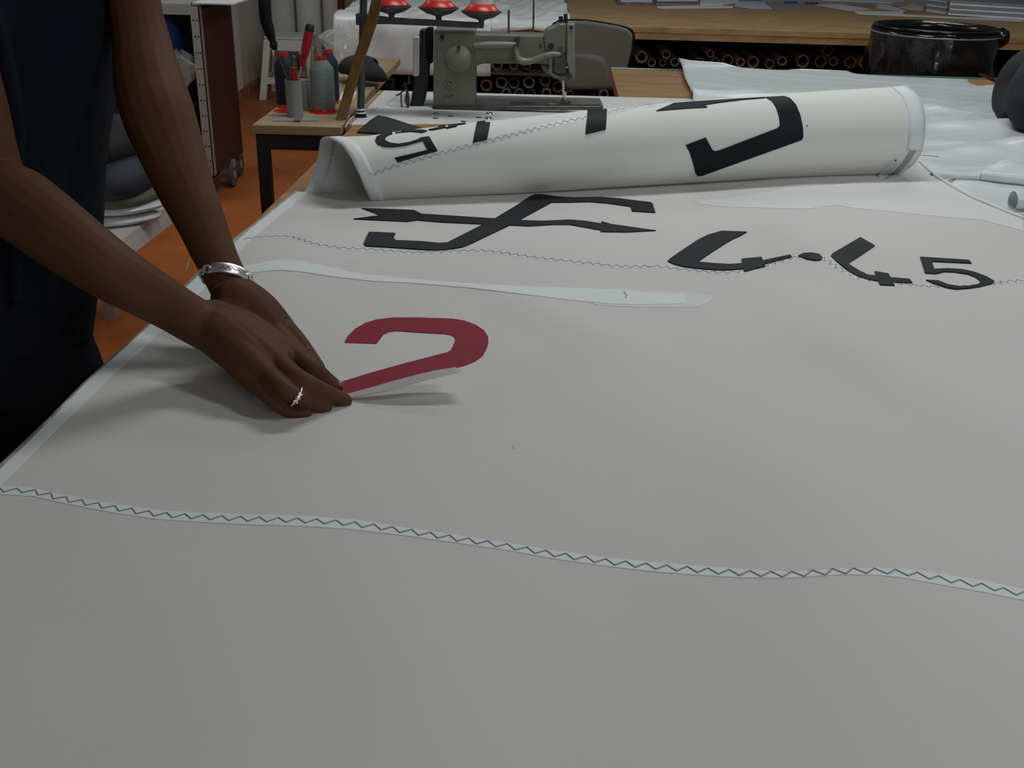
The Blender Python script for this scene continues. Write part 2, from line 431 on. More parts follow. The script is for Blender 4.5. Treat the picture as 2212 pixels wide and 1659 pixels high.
# lighter doubled area at the back right
decal('reinforcement_patch', [(1500,440),(1530,432),(1600,425),(1700,408),(1800,400),(1930,388),(1985,352),(2020,385),(2060,408),(2100,430),(2140,447),(2206,472),(2211,500),(2120,476),(2000,466),(1930,458),(1860,452),(1800,444),(1740,452),(1650,450),(1560,447)], 'sail_soft', step=14, off=.0010, tree=flatbvh, label='whiter doubled cloth')
# near seam
nu = z7  # alias
ns_c = [(-60,1052),(0,1060),(70,1064),(140,1080),(250,1100),(340,1113),(430,1119),(550,1124),(660,1127),(760,1134),(880,1150),(1000,1168),(1100,1183),(1200,1200),(1300,1214),(1400,1225),(1500,1233),(1600,1240),(1700,1243),(1760,1240),(1820,1236),(1900,1236),(1960,1241),(2040,1254),(2120,1268),(2200,1284),(2270,1293)]
ns_w = [9,9,9,9,10,10,10,11,11,11,9,8,8,9,9,10,10,9,7,6,6,8,10,12,12,12,12]
decal('seam_tape', strip_px([(x,y-w) for (x,y),w in zip(ns_c,ns_w)], [(x,y+w) for (x,y),w in zip(ns_c,ns_w)]), 'sail_white', step=12, label='pale seam strip')
def zigzag(name, path, m, per=.0175, amp=.0036, wid=.0007, parent=sail, off=.0016, tree=None, skip=None):
    pts = [Vector(p) for p in path]; dense = []
    P,_ = spline([Vector((p.x,p.y,0)) for p in pts], [1]*len(pts), 12)
    W3 = []
    for p in P:
        a,n = onsail(p.x,p.y,off,tree)
        if a is not None: W3.append((a,n))
    b = MB(); acc = 0; k = 0; zz = []
    nxt = 0
    for (a,n),(c,_) in zip(W3,W3[1:]):
        seg = (c-a).length
        if seg > .08: continue
        while nxt <= acc+seg:
            q = a.lerp(c,(nxt-acc)/seg) if seg else a
            t = (c-a).normalized(); side = n.cross(t).normalized()
            zz.append((q+side*(amp if k%2 else -amp), n)); k += 1; nxt += per*.5
        acc += seg
    out = []
    for (a,n) in zz:
        d = (a-CP).normalized(); h,nn,_,_ = (tree or bvh).ray_cast(a+n*.01, -n)
        if h is not None and (h-a).length < .02: a = h+n*off
        out.append((a,n))
    for (a,n),(c,_) in zip(out,out[1:]):
        if (a-c).length > .05: continue
        t = (c-a).normalized(); s_ = n.cross(t).normalized()*wid*.5; e = t*wid*.3
        b.prism([a-s_-e-n*.0003, c-s_+e-n*.0003, c+s_+e-n*.0003, a+s_-e-n*.0003], n*.0005)
    o = b.build(name, m, parent); o['kind'] = 'stuff'; return o
zigzag('zigzag_stitching', ns_c, 'stitch', per=.0176, amp=.0038)
fs_c = z5([(60,275),(130,265),(220,260),(300,262),(360,280),(430,300),(560,318),(700,325),(850,337),(1000,340),(1150,333),(1260,332),(1360,342),(1500,362),(1650,380),(1800,395),(1950,410),(2100,412)])+z6([(0,368),(80,375),(200,390),(350,403),(450,410),(550,400),(700,365),(800,335),(880,318),(960,316),(1030,325),(1100,370),(1180,412),(1250,440),(1350,462),(1470,475),(1600,487),(1720,492),(1850,490),(2030,475),(2100,462),(2212,455)])
decal('seam_tape', strip_px([(x,y-4) for x,y in fs_c],[(x,y+4) for x,y in fs_c]), 'sail_clear', step=10, tree=flatbvh, off=.0006)
zigzag('zigzag_stitching', fs_c, 'stitch', per=.0152, amp=.0050, wid=.0007, tree=flatbvh)
# batten pocket
up = z5([(60,410),(90,405),(170,390),(250,380),(350,385),(460,408),(600,440),(750,460),(900,475),(1200,498),(1450,512),(1700,520),(2000,530)])+z6([(0,527),(100,531),(220,537)])
lo = z5([(80,446),(140,438),(200,432),(250,430),(350,438),(500,462),(700,485),(900,495),(1200,520),(1450,550),(1700,580),(1900,600),(2050,604)])+z6([(0,597),(120,596),(225,590)])
decal('batten_pocket', strip_px(up,lo), 'sail_white', step=10, tree=flatbvh, off=.0016, label='white batten pocket strip')
decal('pocket_end', z6([(-250,507),(0,515),(150,518),(300,530),(380,543),(392,552),(370,575),(310,602),(250,612),(0,612),(-200,606),(-300,598),(-380,570),(-350,530)]), 'sail_clear', step=10, tree=flatbvh, off=.0009, label='translucent pocket end patch')
decal('ink_mark', z6([(-140,520),(-130,540),(-122,538),(-130,560),(-138,562),(-132,545),(-145,530)]), 'hem_grey', step=4, tree=flatbvh, off=.0021)
# emblem and figures
decal('arrow_emblem', z5([(655,120),(790,124),(920,130),(955,148),(1140,160),(1325,172),(1450,180),(1560,184),(1700,178),(1780,184),(1858,197),(1862,186),(1910,200),(2135,232),(1990,240),(1855,238),(1858,230),(1790,218),(1700,202),(1620,202),(1500,210),(1400,205),(1265,200),(1050,190),(935,180),(885,187),(750,181),(612,174),(750,155)]), 'vinyl_black', tree=flatbvh, off=.0022, label='black arrow')
decal('class_emblem', z5([(692,240),(825,246),(815,270),(825,282),(960,288),(1040,296),(1085,294),(1270,200),(1325,172),(1420,115),(1500,62),(1525,52),(1560,50),(1640,62),(1720,67),(1850,64),(1960,72),(2050,84),(2105,90),(2118,98),(2132,142),(2014,135),(2008,112),(1900,96),(1800,88),(1700,90),(1610,91),(1450,178),(1400,205),(1210,296),(1160,316),(1080,329),(1010,332),(920,326),(780,316),(675,311),(664,300),(672,280)]), 'vinyl_black', tree=flatbvh, off=.0025, label='black zigzag bar crossing the arrow')
decal('figure_four', z6([(432,166),(582,171),(545,192),(500,212),(460,235),(370,293),(290,348),(400,358),(480,362),(553,358),(550,331),(668,320),(676,340),(760,322),(838,306),(846,318),(780,336),(686,360),(690,374),(566,405),(560,388),(480,396),(400,396),(300,388),(210,376),(150,360),(115,343),(135,325),(200,280),(290,220),(350,190)]), 'vinyl_black', tree=flatbvh, off=.0025, label='wide black 4')
decal('dot', z6([(883,312),(915,297),(960,294),(1005,302),(1026,322),(1018,335),(985,340),(930,330)]), 'vinyl_black', step=6, tree=flatbvh, off=.0025, label='black dot')
decal('figure_four', z6([(1247,203),(1333,252),(1250,308),(1173,358),(1240,400),(1290,424),(1338,430),(1332,404),(1412,418),(1424,440),(1538,450),(1554,473),(1434,467),(1450,487),(1364,482),(1354,462),(1300,452),(1230,430),(1170,395),(1110,345),(1075,312),(1085,298)]), 'vinyl_black', tree=flatbvh, off=.0025, label='narrow black 4')
decal('figure_five', z6([(1600,319),(1885,337),(1902,356),(1668,345),(1682,390),(1760,387),(1840,391),(1920,408),(1990,435),(2036,462),(2020,478),(1960,492),(1880,504),(1810,509),(1750,500),(1690,480),(1634,455),(1704,458),(1760,480),(1820,492),(1890,490),(1940,480),(1958,465),(1930,440),(1880,420),(1800,408),(1740,406),(1690,418),(1630,414)]), 'vinyl_black', step=7, tree=flatbvh, off=.0025, label='black 5 lying on the flat cloth')
# marks on the roll
decal('figure_five', z7([(545,540),(770,488),(738,428),(690,440),(620,460),(540,470),(470,468),(430,452),(412,425),(425,400),(470,378),(560,360),(660,353),(740,355),(768,360),(735,373),(660,365),(570,372),(510,386),(482,405),(482,425),(510,440),(570,448),(640,438),(700,418),(724,405),(780,398),(838,495),(700,532),(566,573)]), 'vinyl_black', step=5, label='upside-down black 5 on the roll')
decal('figure_four', z7([(775,352),(850,336),(845,328),(920,318),(960,316),(1100,297),(1100,302),(975,320),(968,330),(900,345),(895,338),(800,356)]), 'vinyl_black', step=4, label='sliver of a black 4 over the roll')
decal('figure_four', z7([(1108,300),(1199,288),(1195,320),(1185,370),(1175,420),(1078,440),(1086,400),(1092,370)]), 'vinyl_black', step=5, label='slanted black bar on the roll')
decal('figure_four', z7([(1862,222),(1994,212),(1990,280),(1984,350),(1847,383),(1850,330),(1858,270)]), 'vinyl_black', step=5, label='broad black bar on the roll')
decal('arrow_emblem', z8([(118,223),(240,172),(350,163),(480,154),(700,140),(860,131),(860,135),(700,148),(560,165),(440,184),(466,198),(300,208)]), 'vinyl_black', step=4, label='black arrow tip over the roll')
decal('class_emblem', z8([(862,131),(990,124),(1030,137),(1070,180),(1100,250),(1118,340),(1120,400),(1108,420),(760,542),(430,658),(398,660),(385,640),(368,570),(345,500),(318,453),(453,402),(475,440),(500,486),(520,494),(550,488),(750,412),(945,338),(962,318),(955,260),(935,200),(905,155)]), 'vinyl_black', label='black angular hook on the roll')
zr = z7([(345,658),(400,650),(500,612),(600,578),(700,553),(800,525),(900,498),(1000,472),(1100,448),(1200,420),(1300,395),(1400,370),(1500,345),(1600,320),(1700,295),(1860,265)])+z7([(2000,232),(2100,208)])+z8([(60,182),(120,172)])
decal('seam_tape', strip_px([(x,y-5) for x,y in zr],[(x,y+5) for x,y in zr]), 'sail_clear', step=8, off=.0006)
zigzag('zigzag_stitching', zr, 'stitch', per=.0160, amp=.0036, wid=.0006)
decal('end_webbing', z8([(1870,418),(1916,430),(1895,490),(1845,570),(1775,640),(1700,684),(1665,684),(1720,650),(1790,580),(1845,495)]), 'hem_grey', step=5, label='grey webbing at the roll corner')
decal('corner_patch', z8([(1632,655),(1735,545),(1755,537),(1785,565),(1785,580),(1690,672),(1660,680),(1635,676)]), 'sail_clear', step=5, off=.0022, label='white corner plate with two rivets')
for q in ((1750,553),(1707,652)): decal('rivet', z8([(q[0]+7*cos(a),q[1]+5*sin(a)) for a in [k*pi/4 for k in range(8)]]), 'iron', step=3, off=.003)
decal('stitch_end', z8([(1838,398),(1848,396),(1848,400),(1842,412),(1838,412)]), 'ink', step=3)
decal('ink_mark', z8([(1146,316),(1151,316),(1153,330),(1149,331)]), 'ink', step=3)
def rim(tabfn, s0, s1, a0, a1, name, lab):
    o = MB().grid(lambda i,j: rollpt(lerp(s0,s1,i), lerp(a0,a1,j)), 3, 60).build(name,'sail_white',sail,thick=.0032); smooth_me(o.data); o['label'] = lab
rim(None, .0, .022, -88, 262, 'hem_tape', 'white tape on the left rim of the roll')
rim(None, .968, 1, 20, 192, 'hem_tape', 'white tape on the right rim of the roll')
fa_ = [at(725,403,TZ+.004),at(762,396,TZ+.004),at(800,389,TZ+.004),at(800,389,TZ+.004)+Vector((0,.003,0)),at(762,396,TZ+.004)+Vector((0,.003,0)),at(725,403,TZ+.004)+Vector((0,.003,0))]
MB().prism(fa_,(.0,.0,.010)).build('inner_edge','sail_roll',sail)['label'] = 'inner edge of the cloth inside the open end of the roll'
rb = [(x,y) for x,y in rb_px]
cord = [onsail(x-2,y+3,.002,flatbvh)[0] for x,y in rb_px]; cord = [c for c in cord if c]
MB().tube(cord, .004, 8, res=5).build('bolt_rope','sail_white',sail,smooth=True)
decal('ink_mark', [(1108,964),(1112,962),(1113,968),(1109,970)], 'yellow', step=3, tree=flatbvh)

# ------------------------------------------------------------ red vinyl figure two with its backing
two = root('vinyl_number', at(900,780), 'crimson adhesive number 2 being stuck onto the sail by the hands', 'number')
decal('figure_two', z2([(1090,568),(1110,530),(1160,480),(1230,440),(1310,415),(1420,403),(1600,403),(1820,410),(1900,422),(1980,450),(2040,490),(2068,535),(2070,575),(2055,620),(2030,665),(1980,700),(1920,725),(1860,742),(1845,745),(1700,770),(1550,805),(1400,845),(1250,890),(1105,928),(1020,945),(980,900),(990,870),(1060,845),(1250,785),(1500,715),(1790,640),(1815,625),(1845,560),(1840,540),(1820,522),(1770,514),(1600,505),(1440,494),(1390,500),(1350,520),(1330,550),(1305,580),(1095,573)]), 'vinyl_red', two, off=.0013, tree=flatbvh)
A = z2([(1040,935),(1105,919),(1250,880),(1400,836),(1550,796),(1700,760),(1845,737)]); B = z2([(1040,965),(1130,943),(1270,925),(1420,889),(1560,850),(1720,805),(1893,768)])
hA = [.006,.008,.012,.016,.020,.025,.029]; hB = [.006,.008,.013,.019,.025,.031,.036]
fl = MB()
def flapf(i,j):
    k = i*6; n = min(5,int(k)); t = k-n
    a = at(*A[n],TZ+.006+hA[n]).lerp(at(*A[n+1],TZ+.006+hA[n+1]),t); b = at(*B[n],TZ+.006+hB[n]).lerp(at(*B[n+1],TZ+.006+hB[n+1]),t)
    return a.lerp(b,j)
fl.grid(flapf,24,6); o = fl.build('backing_paper','backing',two,smooth=True,thick=.0004); o['label'] = 'lifted foot of the number in its white backing paper'

# ------------------------------------------------------------ person
per = root('person', (-.72,1.36,0), 'person in a dark navy top leaning over the sail, pressing down the red number', 'person')
g2 = lambda x,y,z: at(400+x/3.16, 560+y/3.16, TZ+z)
b = MB()
def limb(pts, rad, seg=18, res=5, flat=1):
    pts = [Vector(p) for p in pts]
    b.tube(pts, rad, seg, res=res, flat=flat)
    b.ball(pts[0], rad[0]*.98, 14, 8); b.ball(pts[-1], rad[-1]*.98, 14, 8)
def pr(hw, p): return hw*((p-CP).dot(fw))/F
# right (near) arm
RS = Vector((-.80,1.20,1.36))
RA = [(40,440,.20,80),(110,492,.186,78),(190,551,.165,71),(250,592,.145,65),(312,629,.122,58),(370,663,.098,53),(415,690,.080,51),(455,712,.068,50)]
ru = [(-120,-20,1.20,70),(-88,110,1.22,72),(-60,230,1.235,73),(-34,345,1.245,72),(-8,410,1.245,74)]
ra = [V(x,y,z) for x,y,z,h in ru]+[at(x,y,TZ+z) for x,y,z,h in RA]; rr = [pr(h,p) for (x,y,z,h),p in zip(ru+RA,ra)]
limb([RS]+ra, [.055]+rr)
RSH = RS
# right hand: metacarpals then fingers
wr = ra[-1]
def finger(pts, rad, res=5, seg=14): limb(pts, rad, seg, res)
mc = {'i':g2(705,628,.050),'m':g2(640,705,.052),'r':g2(560,790,.046),'p':g2(478,845,.036)}
wp = {'i':g2(240,385,.074),'m':g2(215,430,.076),'r':g2(200,490,.070),'p':g2(190,545,.060)}
for k in 'imrp': limb([wp[k], wp[k].lerp(mc[k],.5)+Vector((0,0,.004)), mc[k]], [.020,.0175,.0135 if k!='p' else .0125], 14, 5)
for a_,c_ in (('i','m'),('m','r'),('r','p')):
    w0 = wp[a_].lerp(wp[c_],.5); w1 = mc[a_].lerp(mc[c_],.5)
    limb([ra[-2]*.6+w0*.4, w0+Vector((0,0,.002)), w0.lerp(w1,.5)+Vector((0,0,.0045)), w1+Vector((0,0,-.001))],[.020,.0205,.0180,.0120],14,5)
limb([ra[-3],ra[-2],ra[-1],wp['m'].lerp(wp['r'],.5).lerp(mc['r'],.25)],[rr[-3]*.98,rr[-2]*1.0,rr[-1]*1.0,.0235],18,5)
limb([g2(260,480,.060), g2(420,600,.046), g2(540,720,.038)],[.026,.026,.018],16,5)
finger([mc['i'],g2(800,690,.046),g2(880,755,.038),g2(960,815,.026),g2(1035,872,.016)],[.0125,.0105,.0108,.0092,.0078])
finger([mc['m'],g2(750,800,.050),g2(850,862,.041),g2(960,912,.028),g2(1090,968,.014)],[.0128,.0112,.0115,.0100,.0088])
finger([mc['r'],g2(650,865,.046),g2(740,928,.038),g2(850,970,.026),g2(955,1016,.013)],[.0120,.0104,.0102,.0090,.0080])
finger([mc['p'],g2(553,922,.034),g2(630,985,.027),g2(712,1038,.016),g2(822,1058,.0115)],[.0110,.0092,.0090,.0080,.0074])
finger([g2(430,560,.050),g2(620,740,.022),g2(800,840,.016),g2(960,890,.013)],[.017,.014,.0115,.010])
# left (far) arm
LS = Vector((-.52,1.53,1.42))
LA = [(283,-120,1.35,54),(290,0,1.36,55),(306,90,1.365,61),(322,180,1.36,74),(343,250,1.35,77),(368,320,1.345,71),(398,400,1.335,62),(430,470,1.325,54),(455,530,1.32,48.5),(480,585,1.315,45),(500,622,1.31,46)]
la = [V(x,y,z) for x,y,z,h in LA]; lr = [pr(h,p) for (x,y,z,h),p in zip(LA,la)]
limb([LS]+la, [.055]+lr)
lm = [(680,455,.040),(610,490,.044),(540,520,.044),(470,560,.040)]
lw = [(400,235,.090),(360,235,.094),(320,245,.092),(280,260,.086)]
for a,c in zip(lw,lm): limb([g2(*a), g2(*a).lerp(g2(*c),.5)+Vector((0,0,.004)), g2(*c)],[.0195,.0175,.0125],14,5)
for k_ in range(3):
    w0 = g2(*lw[k_]).lerp(g2(*lw[k_+1]),.5); w1 = g2(*lm[k_]).lerp(g2(*lm[k_+1]),.5)
    limb([w0, w0.lerp(w1,.5)+Vector((0,0,.0045)), w1+Vector((0,0,-.001))],[.0195,.0180,.0120],14,5)
limb([g2(470,300,.072), g2(620,420,.046)],[.019,.0135],14,4)
finger([g2(*lm[0]),g2(765,545,.036),g2(830,630,.027),g2(915,745,.014)],[.0118,.0102,.0095,.0080])
finger([g2(*lm[1]),g2(740,610,.036),g2(840,710,.022),g2(950,800,.012)],[.0125,.0105,.0098,.0082])
finger([g2(*lm[2]),g2(660,640,.032),g2(780,740,.018),g2(880,810,.011)],[.0125,.0105,.0095,.0082])
finger([g2(*lm[3]),g2(580,640,.026),g2(680,730,.014),g2(760,790,.010)],[.012,.010,.009,.008])
finger([g2(300,290,.080),g2(380,480,.050),g2(480,620,.024),g2(560,700,.012)],[.018,.014,.0115,.010])
# shoulders, neck, head
mid = (RS+LS)/2
limb([RS, mid+Vector((-.03,-.02,.03)), LS],[.060,.075,.058],18,5)
limb([mid+Vector((-.05,.02,-.22)), mid+Vector((-.045,.0,0))],[.07,.075],20,3)
nk = mid+Vector((0,-.03,.06)); hd = nk+Vector((.085,-.05,.17))
limb([nk+Vector((-.02,0,-.04)), nk+Vector((.025,-.015,.07))],[.058,.052],18,3)
face = Vector((.78,-.42,-.46)).normalized(); sidev = face.cross(Vector((0,0,1))).normalized(); upv = sidev.cross(face).normalized()
rotH = Matrix((face,-sidev,upv)).transposed()
b.ball(hd,(.092,.072,.105),28,20,rotH); b.ball(hd+face*.022-upv*.055,(.064,.052,.055),22,14,rotH)
b.ball(hd+face*.093-upv*.018,(.014,.012,.022),12,8,rotH); b.ball(hd+face*.075-upv*.085,(.020,.022,.016),12,8,rotH)
for sg in (1,-1): b.ball(hd+sidev*sg*.071-upv*.01,(.016,.008,.028),12,8,rotH)
def remesh(b, name, m, parent, vox, it=3):
    me = bpy.data.meshes.new(name); me.from_pydata([v[:] for v in b.v],[],b.f); bm = bmesh.new(); bm.from_mesh(me); bmesh.ops.recalc_face_normals(bm, faces=bm.faces); bm.to_mesh(me); bm.free()
    t = bpy.data.objects.new('tmp', me); C.objects.link(t)
    md = t.modifiers.new('r','REMESH'); md.mode = 'VOXEL'; md.voxel_size = vox
    ms = t.modifiers.new('s','SMOOTH'); ms.factor = .5; ms.iterations = it
    dg = bpy.context.evaluated_depsgraph_get(); dg.update()
    me2 = bpy.data.meshes.new_from_object(t.evaluated_get(dg)); bpy.data.objects.remove(t)
    org = wloc(parent); me2.transform(Matrix.Translation(-org)); me2.materials.clear(); me2.materials.append(MT[m])
    me2.polygons.foreach_set('use_smooth',[True]*len(me2.polygons))
    o = bpy.data.objects.new(name, me2); C.objects.link(o); o.parent = parent; me2.name = name; return o
remesh(b,'body','skin',per,.0020,4)
# finger nails of the near hand
def nail(tip, prev):
    d = (tip-prev).normalized(); n = Vector((0,0,1)); n = (n-d*n.dot(d)).normalized(); s_ = d.cross(n)
    rot = Matrix((d,s_,n)).transposed(); MB().ball(tip+n*.0058+d*.001,(.0062,.0050,.0022),12,8,rot).build('fingernail','nail',per,smooth=True)
nail(g2(1035,872,.016),g2(960,815,.026)); nail(g2(1090,968,.014),g2(960,912,.028)); nail(g2(950,1022,.012),g2(850,982,.024)); nail(g2(825,1045,.0125),g2(720,1025,.017))
# face pieces
for sg in (1,-1):
    e = MB().ball(hd+face*.082+sidev*sg*.030+upv*.008,.011,14,8).build('eye','eye_white',per,smooth=True)
    MB().ball(hd+face*.0905+sidev*sg*.030+upv*.007,.0045,10,6).build('iris','iris',e,smooth=True)
MB().tube([hd+face*.084-sidev*.022-upv*.055, hd+face*.091-upv*.057, hd+face*.084+sidev*.022-upv*.055],[.003,.007,.003],10,res=4).build('mouth','lip',per,smooth=True)
hb = MB(); hb.ball(hd-face*.022+upv*.018,(.092,.080,.100),26,18,rotH); hb.ball(hd-face*.105+upv*.02,(.042,.042,.042),18,12); hb.tube([hd-face*.06-upv*.03+sidev*.05,hd-face*.06-upv*.08],[.035,.02],12,res=3)
remesh(hb,'hair','hair',per,.005,4)
# clothes
t = MB()
def shell(MBo, secs, seg=36, ang=.62):
    vs=[]; fs=[]
    for (c,a,d,rz) in secs:
        for k in range(seg):
            th = 2*pi*k/seg; p = Vector((d*cos(th), a*sin(th), 0)); q = Matrix.Rotation(rz,3,'Z')@p
            wob = 1+.018*sin(th*5+c[2]*30)+.012*sin(th*9-c[2]*50)
            vs.append(Vector(c)+q*wob)
    for i in range(len(secs)-1):
        for k in range(seg): k2=(k+1)%seg; fs.append((i*seg+k,i*seg+k2,(i+1)*seg+k2,(i+1)*seg+k))
    fs.append(tuple(range(seg-1,-1,-1))); m=(len(secs)-1)*seg; fs.append(tuple(range(m,m+seg)))
    MBo.add(vs,fs)
RZ = -.62
T = [((-.765,1.33,.73),.165,.118,RZ),((-.755,1.34,.80),.172,.125,RZ),((-.735,1.36,.90),.160,.120,RZ),((-.72,1.375,.98),.158,.120,RZ),((-.705,1.385,1.08),.165,.127,RZ),((-.695,1.385,1.17),.175,.135,RZ),((-.69,1.38,1.26),.182,.128,RZ),((-.675,1.375,1.34),.175,.105,RZ),((-.66,1.37,1.41),.135,.08,RZ),((-.65,1.365,1.465),.075,.068,RZ)]
T = [(Vector(c)+Vector((.008,.02,0)),a,d,r) for c,a,d,r in T]
shell(t,T)
t.tube([RS.lerp(mid,.25)+Vector((0,0,.0)), RS.lerp(ra[0],.06)],[.076,.072],20,res=4); t.tube([LS.lerp(mid,.3), LS.lerp(la[0],.12)],[.072,.066],20,res=4)
# soft vertical folds
for k in range(3):
    y = 1.27+.06*k; x = -.60+.008*k
    t.tube([Vector((x-.02,y,1.25)),Vector((x-.012,y+.01,1.10)),Vector((x-.03,y,.96)),Vector((x-.05,y,.84))],[.006,.012,.010,.005],10,res=5)
remesh(t,'navy_top','shirt',per,.006,4)
j = MB()
shell(j,[((-.765,1.34,.60),.17,.125,RZ),((-.765,1.34,.70),.175,.128,RZ),((-.76,1.345,.80),.166,.118,RZ),((-.755,1.35,.84),.158,.112,RZ)])
nrm_ = Vector((-sin(RZ),cos(RZ),0))
for sg in (1,-1):
    hp = Vector((-.765,1.34,.68))+nrm_*sg*.085; kn = Vector((-.72,1.31,.44))+nrm_*sg*.10; an = Vector((-.80,1.32,.09))+nrm_*sg*.11
    j.tube([hp,hp.lerp(kn,.5)+Vector((.01,0,0)),kn,kn.lerp(an,.4)+Vector((-.01,0,0)),an],[.10,.088,.068,.066,.060],22,res=5)
    sh = MB(); d_ = Vector((cos(RZ),sin(RZ),0))
    sh.ball(an+d_*.06+Vector((0,0,-.045)),(.135,.048,.045),20,10,Matrix.Rotation(RZ,3,'Z'))
    for v in sh.v: v.z = max(.0, v.z)
    sh.build('shoe','black_rubber',per,smooth=True)
remesh(j,'jeans','jeans',per,.007,3)
# bracelet
wc = la[-2].lerp(la[-1],.45); ax = (-U_-fw*.38-R_*.05).normalized(); Rw = lr[-2]*1.10
vw = (CP-wc).normalized(); vv = vw; vv = (vv-ax*vv.dot(ax)).normalized(); ss = ax.cross(vv).normalized()
br = root('bracelet', wc, None, None); br.parent = per; br.location = wc-per.location
def ringp(a, r, h=0): return wc+(vv*cos(a)+ss*sin(a))*r+ax*h
def plate(i,jj):
    a = lerp(-.95,.85,i); return ringp(a, Rw+.0018+.0005*(1-abs(jj-.5)*2), lerp(-.0068,.0068,jj))
MB().grid(plate,20,4).build('name_plate','silver',br,smooth=True,thick=.0014)
for sg in (1,-1):
    e = .85 if sg>0 else .95
    for k in range(8):
        a = sg*(e+.08+k*.25); c = ringp(a, Rw+.002); tang = (ringp(a+.01,Rw)-ringp(a-.01,Rw)).normalized(); rad = (c-wc).normalized()
        MB().torus(c,.0042,.0014,(rad if k%2 else (rad*.6+ax*.8)),18,8,1.45,xdir=tang-(rad if k%2 else (rad*.6+ax*.8)).normalized()*tang.dot((rad if k%2 else (rad*.6+ax*.8)).normalized())).build('chain_link','silver',br,smooth=True)
MB().tube([ringp(-.55+.075*k,Rw+.0033,.0026*sin(k*2.3)+.0012*sin(k*4.1)) for k in range(13)],.00035,6,res=4).build('engraving','iron',br,smooth=True)
# ring
rc = g2(757,938,.036); rax = (g2(850,982,.024)-g2(650,865,.046)).normalized()
rg = MB().torus(rc,.0112,.0013,rax,28,8)
vv2 = (CP-rc).normalized(); vv2 = (vv2-rax*vv2.dot(rax)).normalized(); s2_ = rax.cross(vv2)
for sg in (1,-1): rg.tube([rc+vv2*.0118+s2_*.006*k/3+rax*.0022*sg*cos(k*1.1) for k in range(-3,4)],.0009,8,res=3)
rg.ball(rc+vv2*.0122,(.0028,.0028,.0028),10,6)
rg.build('finger_ring','silver',per,smooth=True)

# ------------------------------------------------------------ plastic film over the back right
outp = [(1468,125),(1500,131),(1560,138),(1590,146),(1600,149),(1700,152),(1735,149),(1830,154),(1850,160),(1950,164),(2090,171),(2093,182),(2110,188),(2165,187),(2240,193),(2600,215),(2600,520),(2240,520),(2205,496),(2140,466),(2060,425),(1995,372),(1900,330),(1700,330),(1500,330),(1497,215),(1491,190),(1480,172)]
ow = [Vector(at(*q,TZ+.01)[:2]) for q in outp]
yfr = lambda x: rollF(x)
def Hf(x,y):
    a = .005+.004*(nz(x*3.1+y*2,y*6,3)+1.4)
    # long folds
    a += .022*exp(-((y-2.86-.15*(x-1.0))/.035)**2)*min(1,max(0,(x-.95)/.25))
    a += .018*exp(-((y-2.55-.05*sin(x*6))/.04)**2)*min(1,max(0,(x-.9)/.2))
    a += .015*exp(-((y-3.2+.12*(x-1.2)+.03*sin(x*7))/.03)**2)
    a += .013*exp(-((y-2.36+.1*(x-1.0))/.022)**2)*min(1,max(0,(x-.95)/.2))
    for fx,fy,dx,dy,wd,ln,am in ((1.15,2.95,.9,.3,.022,.25,.020),(1.3,2.6,1,-.25,.02,.3,.018),(.6,3.3,1,-.15,.016,.4,.010),(1.1,2.35,.8,.5,.018,.16,.014),(1.35,3.05,.7,-.6,.018,.2,.016),(.9,3.1,1,.1,.014,.3,.010),(1.45,2.75,.5,.8,.02,.2,.016)):
        n_ = sqrt(dx*dx+dy*dy); u = ((x-fx)*dx+(y-fy)*dy)/n_; v = (-(x-fx)*dy+(y-fy)*dx)/n_
        a += am*exp(-(v/wd)**2-(u/ln)**2)
    t = min(1,max(0,(y-2.05)/.25)) if x>.9 else 1
    return TZ+.0015+a*max(.0,t)*.9
gl = at(1320,146); gf = at(1338,211); gr = at(2150,169)
fv, ff = cdt_fill(ow,.024,None)
fm_ = MB().add([Vector((q.x,q.y,Hf(q.x,q.y) if q.y>rollF(min(.9,max(-.3,q.x)))+.24 or q.x>.93 else TZ+.0008)) for q in fv],[tuple(q) for q in ff])
gd_ = (gr-gl); gn_ = Vector((-gd_.y,gd_.x,0)).normalized()
for v in fm_.v:
    sd_ = (v-gl).dot(gn_)
    if sd_ > -.004:                       # cloth past the back edge of the table curls upright along it
        d_ = v-CP; t_ = (gl-gn_*.004-CP).dot(gn_)/d_.dot(gn_); q_ = CP+d_*t_
        v.x,v.y,v.z = q_.x+gn_.x*.02*sin((q_.z-TZ)*30),q_.y+gn_.y*.02*sin((q_.z-TZ)*30),max(q_.z,TZ+.002)
fo = fm_.build('plastic_sheet','film',None,thick=.0008); smooth_me(fo.data,80)
tag(fo,'crumpled white plastic sheet covering the tables behind the rolled sail','plastic sheet')
# rolled film edges on the right
def curl(name, px, rad, lab, a0=-100, a1=220):
    pts = [at(*q,TZ+.012+rad) for q in px]; P,_ = spline(pts,[rad]*len(pts),6)
    def f(i,jj):
        k = i*(len(P)-1); n = min(len(P)-2,int(k)); c = P[n].lerp(P[n+1],k-n); t = (P[n+1]-P[n]).normalized(); sd = t.cross(Vector((0,0,1))).normalized()
        a = radians(lerp(a0,a1,jj)); return c+sd*cos(a)*rad*(1.1-.1*jj)+Vector((0,0,1))*sin(a)*rad*(1.05-.2*jj)
    o = MB().grid(f,24,20).build(name,'film',None,thick=.001); smooth_me(o.data); tag(o,lab,'plastic sheet'); return o
curl('plastic_scrap',[(2012,379),(2060,379),(2122,381)],.007,'thin curled strip of white plastic beside the rolled sail, left of the other scraps')
curl('plastic_scrap',[(2120,378),(2170,384),(2240,390)],.010,'curled white plastic scrap at the right edge of the table, behind the open curl')
curl('plastic_scrap',[(2290,440),(2250,436),(2188,434)],.020,'open-ended curled white plastic scrap nearest the right edge of the sail')
